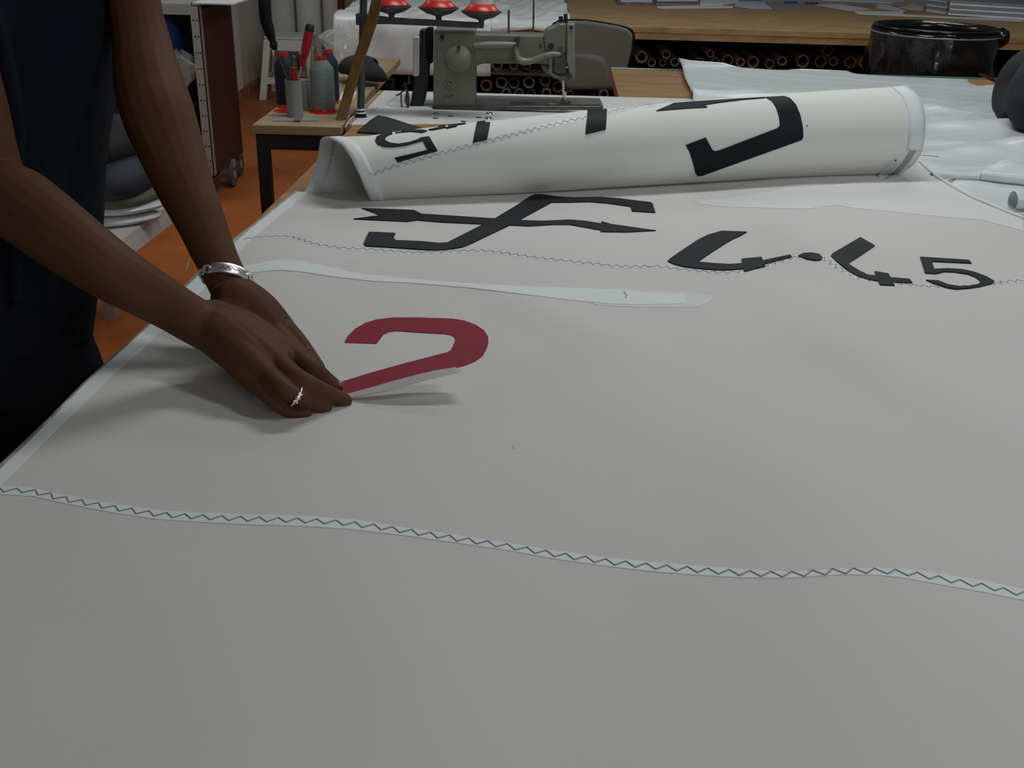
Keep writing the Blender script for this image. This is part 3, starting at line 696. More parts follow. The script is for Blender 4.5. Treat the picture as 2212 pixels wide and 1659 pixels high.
cw = [at(1468,128,TZ+.03),at(1473,150,TZ+.03),at(1478,168,TZ+.03)]
# small printing on the film
bvf = BVHTree.FromPolygons([v[:] for v in fm_.v], fm_.f)
pm = MB()
for k in range(9):
    h = bvf.ray_cast(CP, ray(1984+k*5,335.5+k*.35).normalized())[0]
    if h: pm.box((h.x-.0018,h.y-.003,h.z+.0006),(h.x+.0012+.0008*(k%3),h.y+.003,h.z+.0012))
if pm.v: pm.build('printed_line','hem_grey',fo)

# ------------------------------------------------------------ glass topped table behind
gdir = (gr-gl).xy; gdir = Vector((gdir.x,gdir.y,0)).normalized()
far = gl+gdir*2.0; nearl = Vector((gf.x,gf.y+.004,0)); nearr = nearl+gdir*2.0
gt = root('glass_top_table',(1.2,3.3,0),'wooden table topped with green-edged glass, behind the rolled sail','table')
q4 = [Vector((a.x,a.y,TZ-.045)) for a in (gl,far,nearr,nearl)]
MB().prism(q4,(0,0,.04)).build('tabletop','wood_table',gt,bevel=.002)
cq = sum((v for v in q4),Vector())/4
MB().prism([Vector((v.x,v.y,TZ-.004))-(v-cq).normalized()*.0+Vector((0,0,0)) for v in q4],(0,0,.003)).build('glass_plate','glass_clear' if 'glass_clear' in MT else mat('glass_clear',(.8,.95,.9),.03,alpha=.03,var=.01,spec=.1),gt)
ed = MB(); a_,b_ = Vector((gl.x,gl.y,TZ-.002)),Vector((far.x,far.y,TZ-.002)); ed.tube([a_,b_],.0035,6); ed.build('glass_edge','glass_green',gt)
for v in q4: 
    p = v.lerp(cq,.12); MB().box((p.x-.025,p.y-.025,0),(p.x+.025,p.y+.025,TZ-.045)).build('leg','steel_black',gt)

# red strap and dark bag at the right
st = MB().tube([at(2118,160,TZ+.04),at(2140,170,TZ+.03),at(2162,180,TZ+.018),at(2190,186,TZ+.015)],[.014,.015,.014,.012],8,res=5,flat=.25)
tag(st.build('strap','red_strap',None,smooth=True),'dark red strap lying by the dark bag at the right edge','strap')
bg = MB()
bc = at(2235,250,TZ)
bg.tube([at(2188,262,TZ+.02),at(2190,215,TZ+.06),at(2212,165,TZ+.12),at(2240,130,TZ+.16)],[.035,.060,.065,.05],18,res=5)
bg.tube([at(2260,262,TZ+.03),at(2250,220,TZ+.09),at(2270,160,TZ+.15)],[.05,.09,.08],18,res=5)
def remesh_top(b,name,m,vox,it,label,cat):
    for v in b.v: v.z = max(v.z, TZ+.006)
    xs=[v.x for v in b.v]; ys=[v.y for v in b.v]; rt = Vector((sum(xs)/len(xs),sum(ys)/len(ys),min(v.z for v in b.v)))
    class P_: pass
    e = bpy.data.objects.new('tmpo',None); C.objects.link(e); e.location = rt
    o = remesh(b,name,m,e,vox,it); o.parent = None; o.location = rt; bpy.data.objects.remove(e); return tag(o,label,cat)
remesh_top(bg,'fabric_bag','cloth_charcoal',.006,6,'charcoal fabric bag slumped on the plastic at the right edge','bag')

# ------------------------------------------------------------ sewing table
sl = at(748,268); sb = at(836,196); sr_ = at(1500,214); 
sq = [Vector((sl.x,sl.y,TZ-.035)),Vector((sb.x-.01,sb.y,TZ-.035)),Vector((sr_.x,sr_.y,TZ-.035)),Vector((sr_.x,YB1+.012,TZ-.035)),Vector((at(760,270).x+.02,YB0+.006,TZ-.035))]
sq[0] = Vector((sq[0].x+.012,YB0+.006,TZ-.035)); sq = sq[:4]
sw = root('sewing_table',(.05,3.0,0),'white laminate sewing table under the grey sewing machine','table')
MB().prism(sq,(0,0,.036)).build('tabletop','laminate',sw,bevel=.002)
MB().prism([sq[0]+Vector((-.014,0,0)),sq[1]+Vector((-.014,0,0)),sq[1]-Vector((.001,0,0)),sq[0]-Vector((.001,0,0))],(0,0,.036)).build('edge_band','plywood',sw)
for x,y in ((-.36,2.95),(.48,2.72),(-.36,3.3),(.48,3.15)): MB().box((x-.02,y-.02,0),(x+.02,y+.02,TZ-.035)).build('leg','steel_black',sw)
for q,m in (((941,246),'chrome'),((1057,245.5),'chrome'),((1055,256),'chrome'),((941,255.5),'iron'),((973,251),'iron'),((1034,254),'iron'),((1001,262.5),'iron')):
    p = at(*q,TZ+.001); MB().lathe(p,[(.0105,0),(.0100,.001),(.007,.003),(.0,.0035)] if m=='chrome' else [(.008,0),(.008,.0006),(.0,.0007)],seg=16).build('table_screw',m,sw,smooth=True)
pad = [(771,287),(800,262),(816,252),(835,255),(858,262),(885,271),(912,279),(905,284),(850,292)]
pv = MB().prism([at(*q,TZ+.0015) for q in pad],(0,0,.004)); tag(pv.build('felt_pad','cloth_charcoal',None,bevel=.001),'dark grey felt piece lying at the front corner of the sewing table','felt')

# ------------------------------------------------------------ sewing machine
zm = lambda L: Z(L,3.95,840,0)
YM = at(960,235,TZ).y
sm = root('sewing_machine',(at(1000,235).x,YM+.06,TZ),'olive grey industrial sewing machine on the white table','sewing machine')
def pp(L, y, dep, name, m, bevel=.004, parent=sm, smooth=True):
    return MB().prism([atY(*q,y) for q in zm(L)],(0,dep,0)).build(name,m,parent,smooth=smooth,bevel=bevel)
pp([(385,262),(700,262),(735,275),(740,300),(738,895),(735,900),(378,905),(382,500)],YM,.085,'pillar','machine',.009)
pp([(390,250),(720,250),(740,272),(385,272)],YM-.002,.09,'top_cover','machine_light',.002)
pp([(690,290),(760,285),(1330,300),(1360,270),(1400,300),(1500,290),(1510,470),(1500,540),(1400,560),(1290,548),(800,545),(740,570),(690,640)],YM+.006,.072,'arm','machine',.010)
pp([(1315,310),(1350,255),(1430,225),(1450,200),(1515,200),(1515,470),(1480,450),(1330,440)],YM+.002,.08,'head_cover','machine',.008)
pp([(1518,205),(1588,200),(1588,640),(1565,680),(1545,650),(1515,520)],YM-.004,.085,'face_plate','machine_light',.004)
pp([(1515,540),(1590,540),(1590,660),(1560,690),(1480,690),(1400,670),(1330,620),(1290,560),(1330,545),(1380,600),(1440,640),(1510,640)],YM+.012,.05,'lower_guard','machine',.006)
pp([(378,905),(1810,905),(1825,925),(1825,940),(690,940),(378,925)],YM-.02,.03,'bed_edge','iron',.002)
bed = MB().prism([at(*q,TZ+.002) for q in zm([(720,938),(1830,925),(1800,865),(740,840)])],(0,0,.010)); bed.build('bed','machine',sm,bevel=.003)
MB().prism([at(*q,TZ+.013) for q in zm([(1040,892),(1255,892),(1255,872),(1040,868)])],(0,0,.001)).build('slide_plate','iron',sm)
MB().prism([at(*q,TZ+.013) for q in zm([(1368,890),(1425,890),(1420,874),(1370,872)])],(0,0,.0012)).build('needle_plate','chrome',sm)
MB().prism([atY(*q,YM-.012) for q in zm([(372,905),(690,905),(685,935),(372,930)])],(0,.11,0)).build('foot_plate','black_rubber',sm,bevel=.002)
def disc(px,r,y,dep,name,m,parent=sm,prof=None):
    c = atY(*zm([px])[0],y); s_ = r/3.95*((c-CP).dot(fw))/F
    return MB().lathe(c,[(s_,0),(s_,dep*.7),(s_*.94,dep),(0,dep)],(0,-1,0),32).build(name,m,parent,smooth=True)
disc((595,505),112,YM+.001,.006,'round_cover','machine_light')
disc((455,315),20,YM+.001,.003,'oil_port','black'); disc((597,402),16,YM-.005,.003,'cover_screw','iron'); disc((718,405),24,YM-.001,.005,'screw_head','machine_light')
disc((1383,393),25,YM+.001,.002,'oil_port','black'); disc((1296,391),11,YM+.006,.002,'oil_port','black'); disc((1468,415),16,YM+.001,.010,'thumb_screw','iron'); disc((1555,235),14,YM-.005,.002,'oil_port','black'); disc((1552,655),15,YM-.005,.005,'thumb_screw','iron')
# round flower badge
bc_ = atY(*zm([(525,705)])[0],YM-.001); b_ = MB(); k_ = .00038*1.0
sc = ((bc_-CP).dot(fw))/F/3.95
b_.torus(bc_,22*sc,5*sc,(0,1,0),20,6)
for k in range(12):
    a = 2*pi*k/12; b_.ball(bc_+Vector((cos(a),0,sin(a)))*48*sc,(9*sc,.0008,9*sc),8,6)
b_.build('badge','badge',sm,smooth=True)
b_ = MB()
for k,(x,y) in enumerate([(460,820),(485,812),(510,812),(535,806)]): b_.tube([atY(*q,YM-.001) for q in zm([(x,y+18),(x+8,y-2),(x+16,y+6)])],.0008,6,res=3)
b_.build('lettering','ink',sm)
# levers and rods in front of the arm
yF = YM-.012
MB().tube([atY(*q,yF) for q in zm([(722,392),(820,388),(960,386),(1085,384)])],[.0075,.0105,.0105,.0085],12,res=4).build('lever','machine_light',sm,smooth=True)
MB().tube([atY(*q,yF-.004) for q in zm([(1085,395),(1088,450),(1110,505),(1160,525),(1230,515),(1320,480),(1400,462),(1465,465)])],[.0085,.0090,.010,.010,.009,.0085,.0075,.006],12,res=5).build('knee_lever','machine_light',sm,smooth=True)
MB().tube([atY(*q,yF) for q in zm([(1094,315),(1096,350),(1086,390)])],[.007,.006,.008],10,res=3).build('tension_post','iron',sm,smooth=True)
disc((1085,395),24,yF-.006,.006,'screw_head','iron')
MB().prism([atY(*q,YM-.01) for q in zm([(1368,455),(1392,455),(1392,615),(1368,615)])],(0,.004,0)).build('bracket','machine_light',sm)
MB().prism([atY(*q,YM-.002) for q in zm([(1400,500),(1510,470),(1512,640),(1420,600),(1400,590)])],(0,.03,0)).build('tension_block','iron',sm,bevel=.003)
nb = MB(); 
nb.cyl(atY(*zm([(1484,640)])[0],YM+.02),atY(*zm([(1492,890)])[0],YM+.02),.0035); nb.cyl(atY(*zm([(1500,780)])[0],YM+.025),atY(*zm([(1496,850)])[0],YM+.025),.005)
nb.build('needle_bar','chrome',sm,smooth=True)
MB().prism([atY(*q,YM+.005) for q in zm([(1465,885),(1480,840),(1500,840),(1505,870),(1560,872),(1530,895),(1470,898)])],(0,.02,0)).build('presser_foot','iron',sm,bevel=.001)
for q,t_ in (((1468,140),(1465,240)),((1508,120),(1510,195))):
    MB().cyl(atY(*zm([q])[0],YM+.03),atY(*zm([t_])[0],YM+.03),.0062 if q[0]<1500 else .0055).build('knob','black',sm,smooth=True)
MB().cyl(atY(*zm([(1023,85)])[0],YM+.04),atY(*zm([(1022,290)])[0],YM+.04),.0028).build('thread_pin','iron',sm,smooth=True)
MB().tube([atY(*q,YM+.01) for q in zm([(1565,560),(1500,575),(1470,580),(1500,560)])],.0035,8,res=3).build('tension_knob','chrome',sm,smooth=True)
MB().cyl(atY(*zm([(1582,655)])[0],YM-.008),atY(*zm([(1582,655)])[0],YM+.01),.003).build('guide_pin','chrome',sm)
# handwheel and belt side
hw = atY(*zm([(300,560)])[0],YM+.11); sc3 = ((hw-CP).dot(fw))/F/3.95
MB().lathe(hw+Vector((.012,0,0)),[(.02,-.03),(265*sc3*.98,-.024),(265*sc3,-.018),(265*sc3*.98,-.010),(235*sc3,-.006),(.03,.0)],(1,0,0),36).build('handwheel','black',sm,smooth=True)
pp([(205,318),(258,315),(255,650),(205,650)],YM-.02,.02,'belt_guard','steel_grey',.002)
pp([(318,235),(380,232),(375,540),(345,545),(320,480)],YM+.03,.02,'belt','black_rubber',.004)
pp([(262,255),(312,248),(316,470),(345,560),(335,720),(300,880),(262,985),(145,985),(190,860),(215,660),(262,650)],YM+.022,.035,'drive_housing','black',.004)
bw = MB(); fr = zm([(60,805),(75,815),(105,790),(125,775),(150,770),(165,800),(170,900),(150,935),(110,915),(105,800)])
bw.tube([atY(*q,YM-.005) for q in fr],.0022,8,res=2); bw.tube([atY(*q,YM) for q in zm([(140,700),(150,780),(160,930)])],.002,8); bw.cyl(atY(*zm([(172,650)])[0],YM),atY(*zm([(174,705)])[0],YM),.003)
bw.tube([atY(*q,YM+.01) for q in zm([(110,735),(150,720),(200,700)])],.0018,6)
bw.build('bobbin_winder','iron',sm,smooth=True)
MB().torus(atY(*zm([(150,850)])[0],YM+.004),.012,.003,(1,.3,0),20,6).build('winder_wheel','iron',sm,smooth=True)
# thread trailing from the winder to the pole
z2b = lambda L: Z(L,5.53,500,0)
th = [atY(*z2b([(1960,1160)])[0],YM-.005)]+[at(*q,TZ+.004) for q in z2b([(1850,1240),(1700,1300),(1600,1350),(1500,1375),(1420,1420),(1360,1520)])]
cd = MB().tube(th,.0013,6,res=5); tag(cd.build('cord','plastic_white',None,smooth=True),'thin pale cord running from the stand pole to the sewing machine','cord')

# ------------------------------------------------------------ thread stand
pb = at(*z2b([(1543,1400)])[0],TZ)
ts = root('thread_stand',pb,'grey steel thread stand with a cross bar, left of the sewing machine','thread stand')
ptop = atY(789,-150,pb.y+.02); YT = pb.y
MB().cyl(pb,ptop,.0098,seg=20).build('pole','grey_paint',ts,smooth=True)
MB().lathe(pb+Vector((0,0,.001)),[(.017,0),(.016,.004),(.012,.009),(.0,.01)],seg=20).build('foot','black_rubber',ts,smooth=True)
MB().torus(pb+Vector((0,0,.021)),.0115,.002).torus(pb+Vector((0,0,.012)),.0120,.002).build('cord_wrap','plastic_white',ts,smooth=True)
cl_ = atY(*z2b([(1565,228)])[0],YT+.015)
MB().box(cl_+Vector((-.016,-.013,-.014)),cl_+Vector((.012,.016,.014))).build('clamp','grey_paint',ts,bevel=.002)
e0 = atY(*z2b([(1600,240)])[0],YT+.03); e1 = atY(*zm([(806,222)])[0],YT+.03)
MB().prism([atY(*q,YT+.025) for q in z2b([(1600,180),(1700,185)])+zm([(0,148),(806,195),(806,243),(0,207)])+z2b([(1700,290),(1600,285)])],(0,.012,0)).build('cross_bar','grey_paint',ts,bevel=.001)
spl = []
for k,(cx,cy,top) in enumerate(((22,68,None),(425,85,1),(790,118,1))):
    c = atY(*zm([(cx,cy+20)])[0],YT+.031); s_ = ((c-CP).dot(fw))/F/3.95
    h = MB(); h.lathe(c,[(8*s_*3,-85*s_),(8*s_*3,-45*s_),(30*s_,-30*s_),(110*s_,-20*s_+.004),(172*s_,.010),(172*s_,.013),(20*s_,.014)],(0,0,1),32)
    h.build('spool_holder','grey_paint',ts,smooth=True)
    c2 = c+Vector((0,0,.0145)); nm = ('first','second','third')[k]
    cr = root('thread_cone',c2,f'white thread cone on a red base, {("leftmost","middle","rightmost")[k]} on the stand cross bar','thread','cones on the thread stand')
    MB().lathe(c2,[(150*s_,0),(148*s_,.002),(118*s_,30*s_),(98*s_,52*s_),(0,52*s_)],(0,0,1),32).build('cone_base','plastic_red',cr,smooth=True)
    MB().lathe(c2+Vector((0,0,52*s_+.0002)),[(94*s_,0),(95*s_,.01),(80*s_,.11),(20*s_,.125),(0,.125)],(0,0,1),28).build('thread','white_thread' if k else 'white_thread',cr,smooth=True)

# ------------------------------------------------------------ wooden stick
spx = z2b([(1245,1640),(1300,1440),(1370,1200),(1440,960),(1520,700),(1600,470),(1680,230),(1735,0),(1790,-250)])
ysk = [2.78,2.79,2.80,2.80,2.80,2.80,2.79,2.78,2.77]
sw_ = [52,56,58,58,60,62,62,60,58]
b_ = MB(); n_ = len(spx); vs=[]; fs=[]
for (x,y),yy,wd in zip(spx,ysk,sw_):
    hwp = wd/5.53
    for dx,dy in ((-1,0),(1,0),(1,1),(-1,1)): 
        p = atY(x+dx*hwp,y+dx*hwp*.25,yy); vs.append(p+Vector((0,dy*.022,0)))
for i in range(n_-1):
    for k in range(4): k2=(k+1)%4; fs.append((i*4+k,i*4+k2,(i+1)*4+k2,(i+1)*4+k))
fs += [(0,3,2,1),((n_-1)*4,(n_-1)*4+1,(n_-1)*4+2,(n_-1)*4+3)]
b_.add(vs,fs); tag(b_.build('wooden_stick','stick_wood',None,bevel=.003,smooth=True),'long brown wooden stick leaning upright beside the grey thread cone','stick')

# ------------------------------------------------------------ plywood bench with tools
bl = at(545,269,TZ); bz = TZ
bx0, by0, bx1, by1 = bl.x, bl.y, sl.x-.008, at(865,126).y
bn = root('side_bench',((bx0+bx1)/2,(by0+by1)/2,0),'narrow plywood bench on black steel legs, left of the sewing table','bench')
xr_ = at(865,126).x
MB().prism([Vector((bx0,by0,TZ-.024)),Vector((bx1,by0,TZ-.024)),Vector((bx1,sb.y,TZ-.024)),Vector((xr_,by1,TZ-.024)),Vector((bx0+.02,by1,TZ-.024))],(0,0,.024)).build('benchtop','plywood',bn,bevel=.002)
for k in range(4): MB().box((bx0+.001,by0-.0012,TZ-.022+k*.0056),(bx1-.001,by0+.001,TZ-.0185+k*.0056)).build('ply_layer','ply_edge',bn)
fb_ = MB(); fb_.box((bx0+.004,by0+.01,TZ-.065),(bx1,by0+.04,TZ-.025)); fb_.box((bx0+.004,by0+.04,TZ-.065),(bx0+.034,by1-.05,TZ-.025)); fb_.build('steel_frame','steel_black',bn)
for x,y in ((bx0+.004,by0+.01),(bx0+.004,by1-.09),(bx1-.04,by1-.09)): MB().box((x,y,0),(x+.03,y+.03,TZ-.065)).build('leg','steel_black',bn)
def sc_at(px,py,z=TZ): p = at(px,py,z); return p, ((p-CP).dot(fw))/F
# tool tube with flange
tp, s1 = sc_at(*z2b([(762,1400)])[0]); s5 = s1/5.53
th_ = root('tool_holder',tp+Vector((0,0,.0)),'grey tube tool holder on a flat flange at the bench corner','holder')
MB().lathe(tp+Vector((0,0,.002)),[(95*s5,0),(95*s5,.095),(84*s5,.095),(84*s5,.004),(0,.004)],seg=28).build('tube','pvc',th_,smooth=True)
MB().prism([at(*q,TZ+.0005) for q in z2b([(490,1450),(500,1400),(1040,1400),(1040,1445)])],(0,0,.0022)).build('flange','tin',th_,bevel=.0006)
MB().prism([at(*q,TZ+.0045) for q in z2b([(740,1440),(800,1410),(850,1405),(830,1440)])],(0,0,.003)).build('weld','chrome',th_,bevel=.001)
def yz(q,dy=0): return atY(*z2b([q])[0],tp.y+dy)
# long black handled screwdriver
inb = tp+Vector((0,0,.03))
sd = root('screwdriver',inb,'large black-handled screwdriver tallest in the tool holder','screwdriver')
MB().tube([inb+Vector((-.008,0,0)),yz((670,940)),yz((520,560))],.0028,8).build('shaft','iron',sd,smooth=True)
MB().tube([yz((540,545)),yz((510,540)),yz((495,500)),yz((470,430)),yz((440,330)),yz((410,230)),yz((400,100)),yz((395,0)),yz((390,-120))],[.010,.0125,.0085,.0115,.0145,.0155,.016,.016,.013],16,res=4).build('handle','black_rubber',sd,smooth=True)
sd = root('screwdriver',inb+Vector((.004,0,0)),'red screwdriver with a black cap leaning right in the tool holder','screwdriver')
MB().tube([inb+Vector((.008,0,0)),yz((795,950)),yz((838,785))],.0024,8).build('shaft','chrome',sd,smooth=True)
MB().tube([yz((838,785)),yz((845,765)),yz((860,700)),yz((880,620)),yz((905,480)),yz((928,370))],[.0085,.0092,.0088,.0112,.0118,.0118],16,res=4).build('handle','handle_red',sd,smooth=True)
MB().tube([yz((928,370)),yz((935,330)),yz((942,296)),yz((944,285))],[.0121,.0118,.0095,.005],16,res=3).build('handle_cap','black',sd,smooth=True)
sd = root('screwdriver',inb+Vector((0,.004,0)),'short red screwdriver with a dark rounded end, upright in the tool holder','screwdriver')
MB().tube([yz((742,1000),.004),yz((742,930),.004),yz((742,805),.004)],[.008,.0092,.0092],16,res=3).build('handle','handle_red',sd,smooth=True)
MB().tube([yz((742,806),.004),yz((742,795),.004)],.0095,14).build('collar','tin',sd,smooth=True)
MB().tube([yz((742,795),.004),yz((742,720),.004),yz((742,680),.004),yz((742,660),.004)],[.0095,.0080,.0075,.003],14,res=3).build('handle_cap','grey_paint',sd,smooth=True)
# thread cones on bench
def cone(px,py,rb,h,neck,th,label,zz=TZ,cat='thread',dz=.004):
    p, s = sc_at(*z2b([(px,py)])[0],zz); s/=5.53
    c = root('thread_spool',p,label,cat,'large thread spools on the bench')
    R = rb*s
    MB().lathe(p+Vector((0,0,.0015)),[(R*1.0,0),(R*1.0,.003),(R*.95,.006),(0,.006)],seg=32).build('spool_base','plastic_red',c,smooth=True)
    MB().lathe(p+Vector((0,0,.0076)),[(R*.93,0),(R*1.0,h*.05),(R*.99,h*.80),(R*.90,h*.86),(R*.46,h),(0,h)],seg=32).build('thread',th,c,smooth=True)
    MB().lathe(p+Vector((0,0,.0078+h)),[(R*.46,0),(R*.47,.004),(R*.45,neck),(R*.36,neck),(R*.34,.004),(0,.004)],seg=24).build('spool_neck','plastic_red',c,smooth=True)
cone(1100,1322,144,.128,.010,'teal_thread','large grey-green thread spool at the front of the bench')
cone(660,1270,118,.128,.010,'navy_thread','navy thread spool behind the grey tool holder')
cone(1180,1225,112,.128,.010,'navy_thread','navy thread spool behind the grey-green spool')
def mat_disc(px,py,r,label):
    p,s = sc_at(*z2b([(px,py)])[0]); s/=5.53
    o = MB().lathe(p+Vector((0,0,.0002)),[(r*s,0),(r*s,.001),(0,.001)],seg=36).build('red_mat','plastic_red',None,smooth=True); tag(o,label,'mat','red discs on the bench')
mat_disc(1095,1335,175,'flat red disc under the grey-green thread spool'); mat_disc(660,1325,150,'flat red disc beside the tool holder flange')
p,s = sc_at(*z2b([(890,1275)])[0]); s/=5.53
cp = MB().lathe(p+Vector((0,0,.0005)),[(80*s,0),(80*s,.068),(72*s,.068),(70*s,.004),(0,.004)],seg=28); o = cp.build('tin_can','tin',None,smooth=True); tag(o,'low grey tin between the tool holder and the grey-green spool','tin')
pt = MB().tube([atY(*q,p.y+.03) for q in z2b([(955,1000),(960,760),(970,600),(968,560)])],[.008,.008,.008,.004],10,res=3,flat=.4)
for v in pt.v: v.z = max(v.z,TZ+.002)
tag(pt.build('wooden_spatula','wood_counter',None,smooth=True),'thin wooden stick end poking up behind the red screwdriver','stick')
# black pouch and clear bag
pcn = MB()
pcn.tube([at(*q) for q in []] or [at(742,150,TZ+.03),at(765,140,TZ+.05),at(790,148,TZ+.05),at(815,158,TZ+.035),at(830,166,TZ+.02)],[.03,.055,.058,.04,.018],18,res=5,flat=.55)
remesh_top(pcn,'black_pouch','cloth_dark',.004,5,'black fabric pouch lying on the back of the bench','pouch')
cb = MB()
def bagf(i,jj):
    a = 2*pi*i; r = sin(pi*min(.97,.05+jj*.9))
    c = at(738,120,TZ+.03)+Vector((.03*jj,.02*jj,.105*jj)); 
    return c+Vector((cos(a)*.085*r*(1+.10*sin(5*a+jj*7)+.05*sin(11*a-jj*9)), sin(a)*.05*r*(1+.1*cos(4*a)), .012*sin(3*a+jj*9)))
cb.grid(bagf,40,16); o = cb.build('plastic_bag','clear_bag',None,smooth=True); tag(o,'crinkled clear plastic bag on the bench behind the red-capped spools','bag')
pq = MB().prism([at(*q,TZ+.0008) for q in z2b([(1420,1240),(1500,1100),(1450,1095),(1310,1105),(1290,1200)])],(0,0,.0008)); tag(pq.build('paper_sheet','paper',None),'small white paper on the bench behind the wooden stick','paper')

# ------------------------------------------------------------ back counter with tubes
YC = 5.35
pe = atY(1600,61,YC); CZ = pe.z
e1_ = at(1240,52,CZ); e2_ = at(2212,80,CZ); cd_ = (e2_-e1_).normalized(); cn = Vector((-cd_.y,cd_.x,0))
def cpt(a,dpt,z): q = e1_+cd_*a+cn*dpt; return Vector((q.x,q.y,z))
def zz_at(px,py,off=.18):   # height on a vertical plane just inside the counter front
    d = ray(px,py); o = cpt(0,off,0); t = (o-CP).dot(cn)/d.dot(cn); return CP+d*t
ct = root('counter',cpt(.8,.5,0),'long wooden counter across the back with cardboard tubes stored beneath','counter')
L0 = (zz_at(745,60,0)-e1_).dot(cd_); L1,DP = 2.9,1.75
MB().prism([cpt(L0,0,CZ-.032),cpt(L1,0,CZ-.032),cpt(L1,DP,CZ-.032),cpt(L0,DP,CZ-.032)],(0,0,.032)).build('countertop','wood_counter',ct,bevel=.004)
MB().prism([cpt(L0,.004,CZ-.062),cpt(L1,.004,CZ-.062),cpt(L1,.03,CZ-.062),cpt(L0,.03,CZ-.062)],(0,0,.03)).build('front_rail','wood_counter',ct)
SHZ = at(1120,150,CZ).z
s1z = zz_at(1130,153).z; s2z = zz_at(1100,214).z
for zt in (s1z,s2z): MB().prism([cpt(L0,.10,zt-.012),cpt(L1,.10,zt-.012),cpt(L1,DP,zt-.012),cpt(L0,DP,zt-.012)],(0,0,.012)).build('shelf','card_dark',ct)
MB().prism([cpt(L0,DP-.35,0),cpt(L1,DP-.35,0),cpt(L1,DP-.33,0),cpt(L0,DP-.33,0)],(0,0,CZ-.033)).build('back_panel','black',ct)
for a in (L0,L1-.04): MB().prism([cpt(a,.03,0),cpt(a+.04,.03,0),cpt(a+.04,DP-.36,0),cpt(a,DP-.36,0)],(0,0,CZ-.033)).build('side_panel','card_dark',ct)
z4 = lambda x,y: (1300+x/3.687, y/3.687); z3 = lambda x,y: (840+x/3.95, y/3.95)
tubes = []
for x,y,r,m in ((318,455,48,'card'),(398,500,34,'card'),(514,435,34,'card'),(485,502,28,'card_grey'),(583,495,36,'card'),(780,492,34,'card_grey'),(866,428,30,'card_grey'),(905,492,34,'card_grey'),(1003,480,46,'card'),(1106,497,35,'card'),(1206,495,47,'card'),(1340,512,38,'card'),(1438,487,37,'card_grey'),(1602,487,52,'card'),(1745,490,50,'card'),(1802,402,44,'card_dark'),(1848,492,36,'card'),(1980,497,48,'card'),(2100,500,48,'card'),(2230,500,46,'card'),(2370,495,44,'card')):
    tubes.append((*z4(x,y),r/3.687,m,'front row under the counter'))
for x,y,r,m in ((840,560,42,'card_grey'),(925,560,43,'card_grey'),(1065,560,38,'card_grey'),(1175,562,36,'card_dark')): tubes.append((*z3(x,y),r/3.95,m,'row behind the machine arm'))
for x,y,r,m in ((830,730,50,'card_orange'),(960,707,50,'card_grey'),(1065,707,50,'card'),(1195,705,50,'card_grey'),(1335,690,46,'card_grey'),(1445,740,50,'card_orange')): tubes.append((*z3(x,y),r/3.95,m,'middle row below the machine arm'))
for x,y,r,m in ((1000,797,40,'card_grey'),(1110,797,40,'card_grey'),(1215,800,36,'card_grey'),(1345,797,42,'card_grey'),(1540,812,40,'card_dark'),(1720,805,38,'card_dark'),(1835,805,42,'card_grey')): tubes.append((*z3(x,y),r/3.95,m,'lowest row above the sewing table'))
ordn = ['first','second','third','fourth','fifth','sixth','seventh','eighth','ninth','tenth','eleventh','twelfth','thirteenth','fourteenth','fifteenth','sixteenth','seventeenth','eighteenth','nineteenth','twentieth','twenty-first']
rows = {}
for tb in tubes: rows.setdefault(tb[4],[]).append(tb)
cnames = {'card':'brown','card_grey':'grey-brown','card_orange':'orange-taped','card_dark':'dark brown','card_red':'reddish'}
for rn,L in rows.items():
    L.sort(key=lambda t:t[0])
    for k,(x,y,r,m,_) in enumerate(L):
        off = .13+.03*((k*7)%3)
        c = zz_at(x,y,off); s = ((c-CP).dot(fw))/F; Rr = r*s*.96
        dirv = (cn+Vector((.008*((k*5)%3-1),0,-.0))).normalized()
        mi = 'card_dark' if m!='card_dark' else 'black'
        o = MB().lathe(c,[(Rr*.76,0),(Rr,0),(Rr,1.1),(Rr*.76,1.1),(Rr*.76,0)],dirv,24,cap=False).build('cardboard_tube',m,None,smooth=True)
        tag(o,f'{cnames[m]} cardboard tube, {ordn[k]} from the left in the {rn}','tube','cardboard tubes under the counter')
# white film hanging over the left part of the counter
def drape(a0,a1,d1,drop0,drop1,name,label,seed,amp=.010,cor=.05,dd=0,open_l=False):
    def f(i,jj):
        a = lerp(a0,a1,i); tot = d1+.0; dr = lerp(drop0,drop1,i)
        L = jj*(tot+dr); 
        if L < tot: q = cpt(a,tot-L-.03-dd,CZ+.003); h = amp*(nz(a*6+seed,L*5,seed)+1.6)*min(1,(tot-L)/.12+.35); return q+Vector((0,0,h))
        l2 = L-tot; k = min(1,l2/.06)
        return cpt(a,-.03-dd-.025*sin(k*pi/2)-.012*nz(a*9,l2*5,seed)*k*.6, CZ+.008-l2)
    o = MB().grid(f,70,60).build(name,'film',None,thick=.001); smooth_me(o.data,80); return tag(o,label,'plastic sheet')
aL = (zz_at(724,60,0)-e1_).dot(cd_); aR = (zz_at(1052,120,0)-e1_).dot(cd_); aM = (zz_at(1150,60,0)-e1_).dot(cd_)
dropz = CZ-zz_at(1000,166,0).z
drape(aL,aR+.02,1.5,dropz,dropz*.98,'plastic_sheet','white plastic sheet hanging over the counter left part, behind the thread stand',1.0)
drape(aR+.02,aM,1.5,.055,.03,'plastic_sheet','smooth white plastic piece on the counter above the sewing machine arm',2.2,amp=.012)
drape(aM+.008,(zz_at(1232,40,0)-e1_).dot(cd_),1.5,.035,.055,'plastic_sheet','crinkled white plastic flap on the counter in front of the office chair top',4.1,amp=.014)

